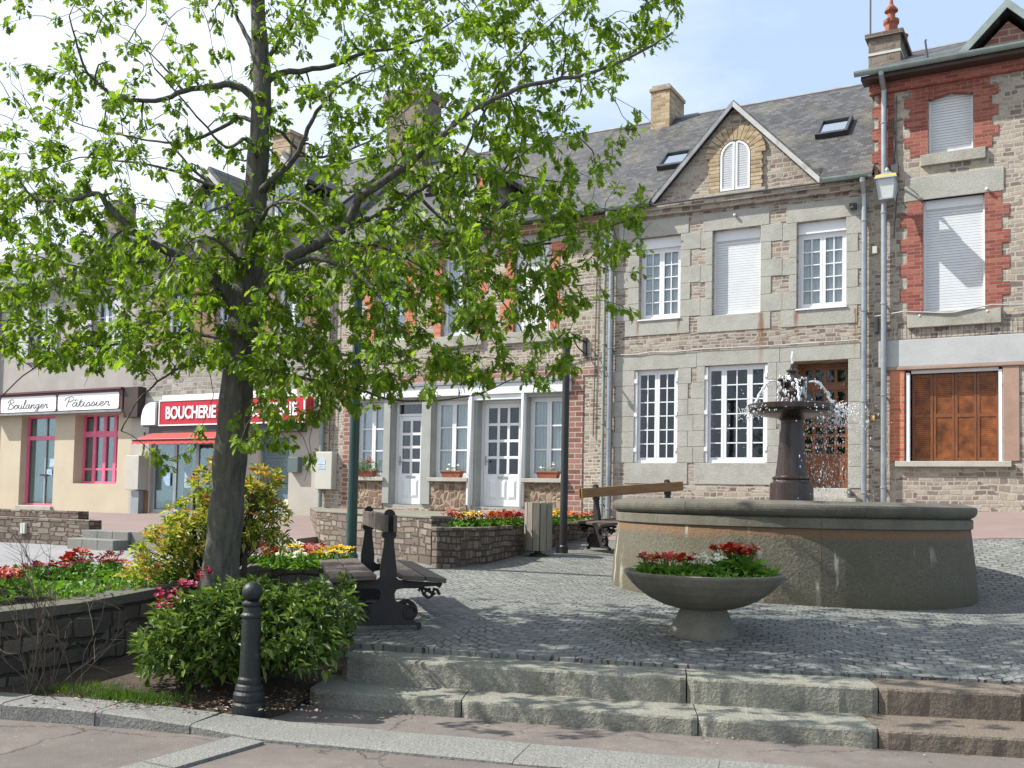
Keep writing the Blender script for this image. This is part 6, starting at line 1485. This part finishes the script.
for c, d in ends:
    for _ in range(r_.choice([12, 13, 14, 15, 16, 17, 18])):
        a = r_.random()*6.283; o = d.orthogonal().normalized(); o = Matrix.Rotation(a, 3, d) @ o
        p = c-d*r_.uniform(0, .12)+Vector((r_.gauss(0, .02), r_.gauss(0, .02), r_.gauss(0, .02)))
        dr = (o*r_.uniform(.5, 1.1)+d*r_.uniform(.1, .9)+Vector((0, 0, -r_.uniform(.2, 1.15)))).normalized()
        nv = (Vector((0, 0, 1))+Vector((r_.gauss(0, .5), r_.gauss(0, .5), 0))).normalized()
        oak(p+dr*.015, dr, r_.uniform(.048, .098), nv)
b = MB(); b.v = lv; b.f = lf; b.mi = [0]*len(lf); b.build('crown', 'tree_leaf', T, TO)

# ================================================================== SKY, SUN, CAMERA
w = bpy.data.worlds.new('World'); scene.world = w; w.use_nodes = True; nt = w.node_tree; nt.nodes.clear()
SUN = Vector((-.998, .045, 0)).normalized(); EL = R(45.5)
sky = nt.nodes.new('ShaderNodeTexSky'); sky.sky_type = 'NISHITA'; sky.sun_disc = False; sky.sun_elevation = EL; sky.sun_rotation = math.atan2(SUN.x, SUN.y) % (2*math.pi); sky.altitude = 100; sky.air_density = 1.0; sky.dust_density = 1.2; sky.ozone_density = 1.5
tc = nt.nodes.new('ShaderNodeTexCoord'); mp = nt.nodes.new('ShaderNodeMapping'); mp.inputs['Scale'].default_value = (1, 1, 2.2); mp.inputs['Location'].default_value = (.35, .1, .2)
nz = nt.nodes.new('ShaderNodeTexNoise'); nz.inputs['Scale'].default_value = 1.7; nz.inputs['Detail'].default_value = 7; nz.inputs['Roughness'].default_value = .58
rp = nt.nodes.new('ShaderNodeValToRGB'); rp.color_ramp.elements[0].position = .36; rp.color_ramp.elements[1].position = .62; rp.color_ramp.elements[0].color = (.2,)*3+(1,); rp.color_ramp.elements[1].color = (.86,)*3+(1,)
mx = nt.nodes.new('ShaderNodeMixRGB'); mx.inputs[2].default_value = (8.6, 9.2, 10.1, 1)
bg = nt.nodes.new('ShaderNodeBackground'); bg.inputs[1].default_value = .08; ow = nt.nodes.new('ShaderNodeOutputWorld')
L_ = nt.links.new; L_(tc.outputs['Generated'], mp.inputs[0]); L_(mp.outputs[0], nz.inputs[0]); sx_ = nt.nodes.new('ShaderNodeSeparateXYZ'); ma = nt.nodes.new('ShaderNodeMath'); ma.operation = 'MULTIPLY_ADD'; ma.inputs[1].default_value = -.32; L_(tc.outputs['Generated'], sx_.inputs[0]); L_(sx_.outputs[0], ma.inputs[0]); L_(nz.outputs[0], ma.inputs[2]); L_(ma.outputs[0], rp.inputs[0]); L_(rp.outputs[0], mx.inputs[0]); hz_ = nt.nodes.new('ShaderNodeMixRGB'); hz_.inputs[0].default_value = .6; hz_.inputs[2].default_value = (4.6, 6.6, 9.6, 1); L_(sky.outputs[0], hz_.inputs[1]); L_(hz_.outputs[0], mx.inputs[1]); L_(mx.outputs[0], bg.inputs[0]); L_(bg.outputs[0], ow.inputs[0])
sl_ = bpy.data.lights.new('sun', 'SUN'); sl_.energy = 5.0; sl_.angle = R(.55); sl_.color = (1, .965, .91); so = bpy.data.objects.new('sun', sl_); COL.objects.link(so)
sd = Vector((SUN.x*math.cos(EL), SUN.y*math.cos(EL), math.sin(EL))); so.rotation_euler = sd.to_track_quat('Z', 'Y').to_euler(); so.location = (-20, -5, 25)
cam = bpy.data.cameras.new('camera'); co = bpy.data.objects.new('camera', cam); COL.objects.link(co); scene.camera = co
pit, rol = math.atan(50/995), math.atan(.02)
Fw = Vector((0, math.cos(pit), math.sin(pit))); Up = Vector((0, -math.sin(pit), math.cos(pit))); Xr = Vector((1, 0, 0))
Rr = Xr*math.cos(rol)+Up*math.sin(rol); Uu = -Xr*math.sin(rol)+Up*math.cos(rol)
co.matrix_world = Matrix(((Rr.x, Uu.x, -Fw.x, 0), (Rr.y, Uu.y, -Fw.y, 0), (Rr.z, Uu.z, -Fw.z, EYE), (0, 0, 0, 1)))
cam.sensor_width = 36; cam.lens = 995/1024*36; cam.shift_y = 64/1024; cam.clip_start = .05; cam.clip_end = 2000
scene.view_settings.view_transform = 'Standard'; scene.view_settings.look = 'None'; scene.view_settings.gamma = 1; scene.view_settings.use_curve_mapping = False; scene.view_settings.exposure = .72
scene.cycles.max_bounces = 8; scene.cycles.transparent_max_bounces = 12
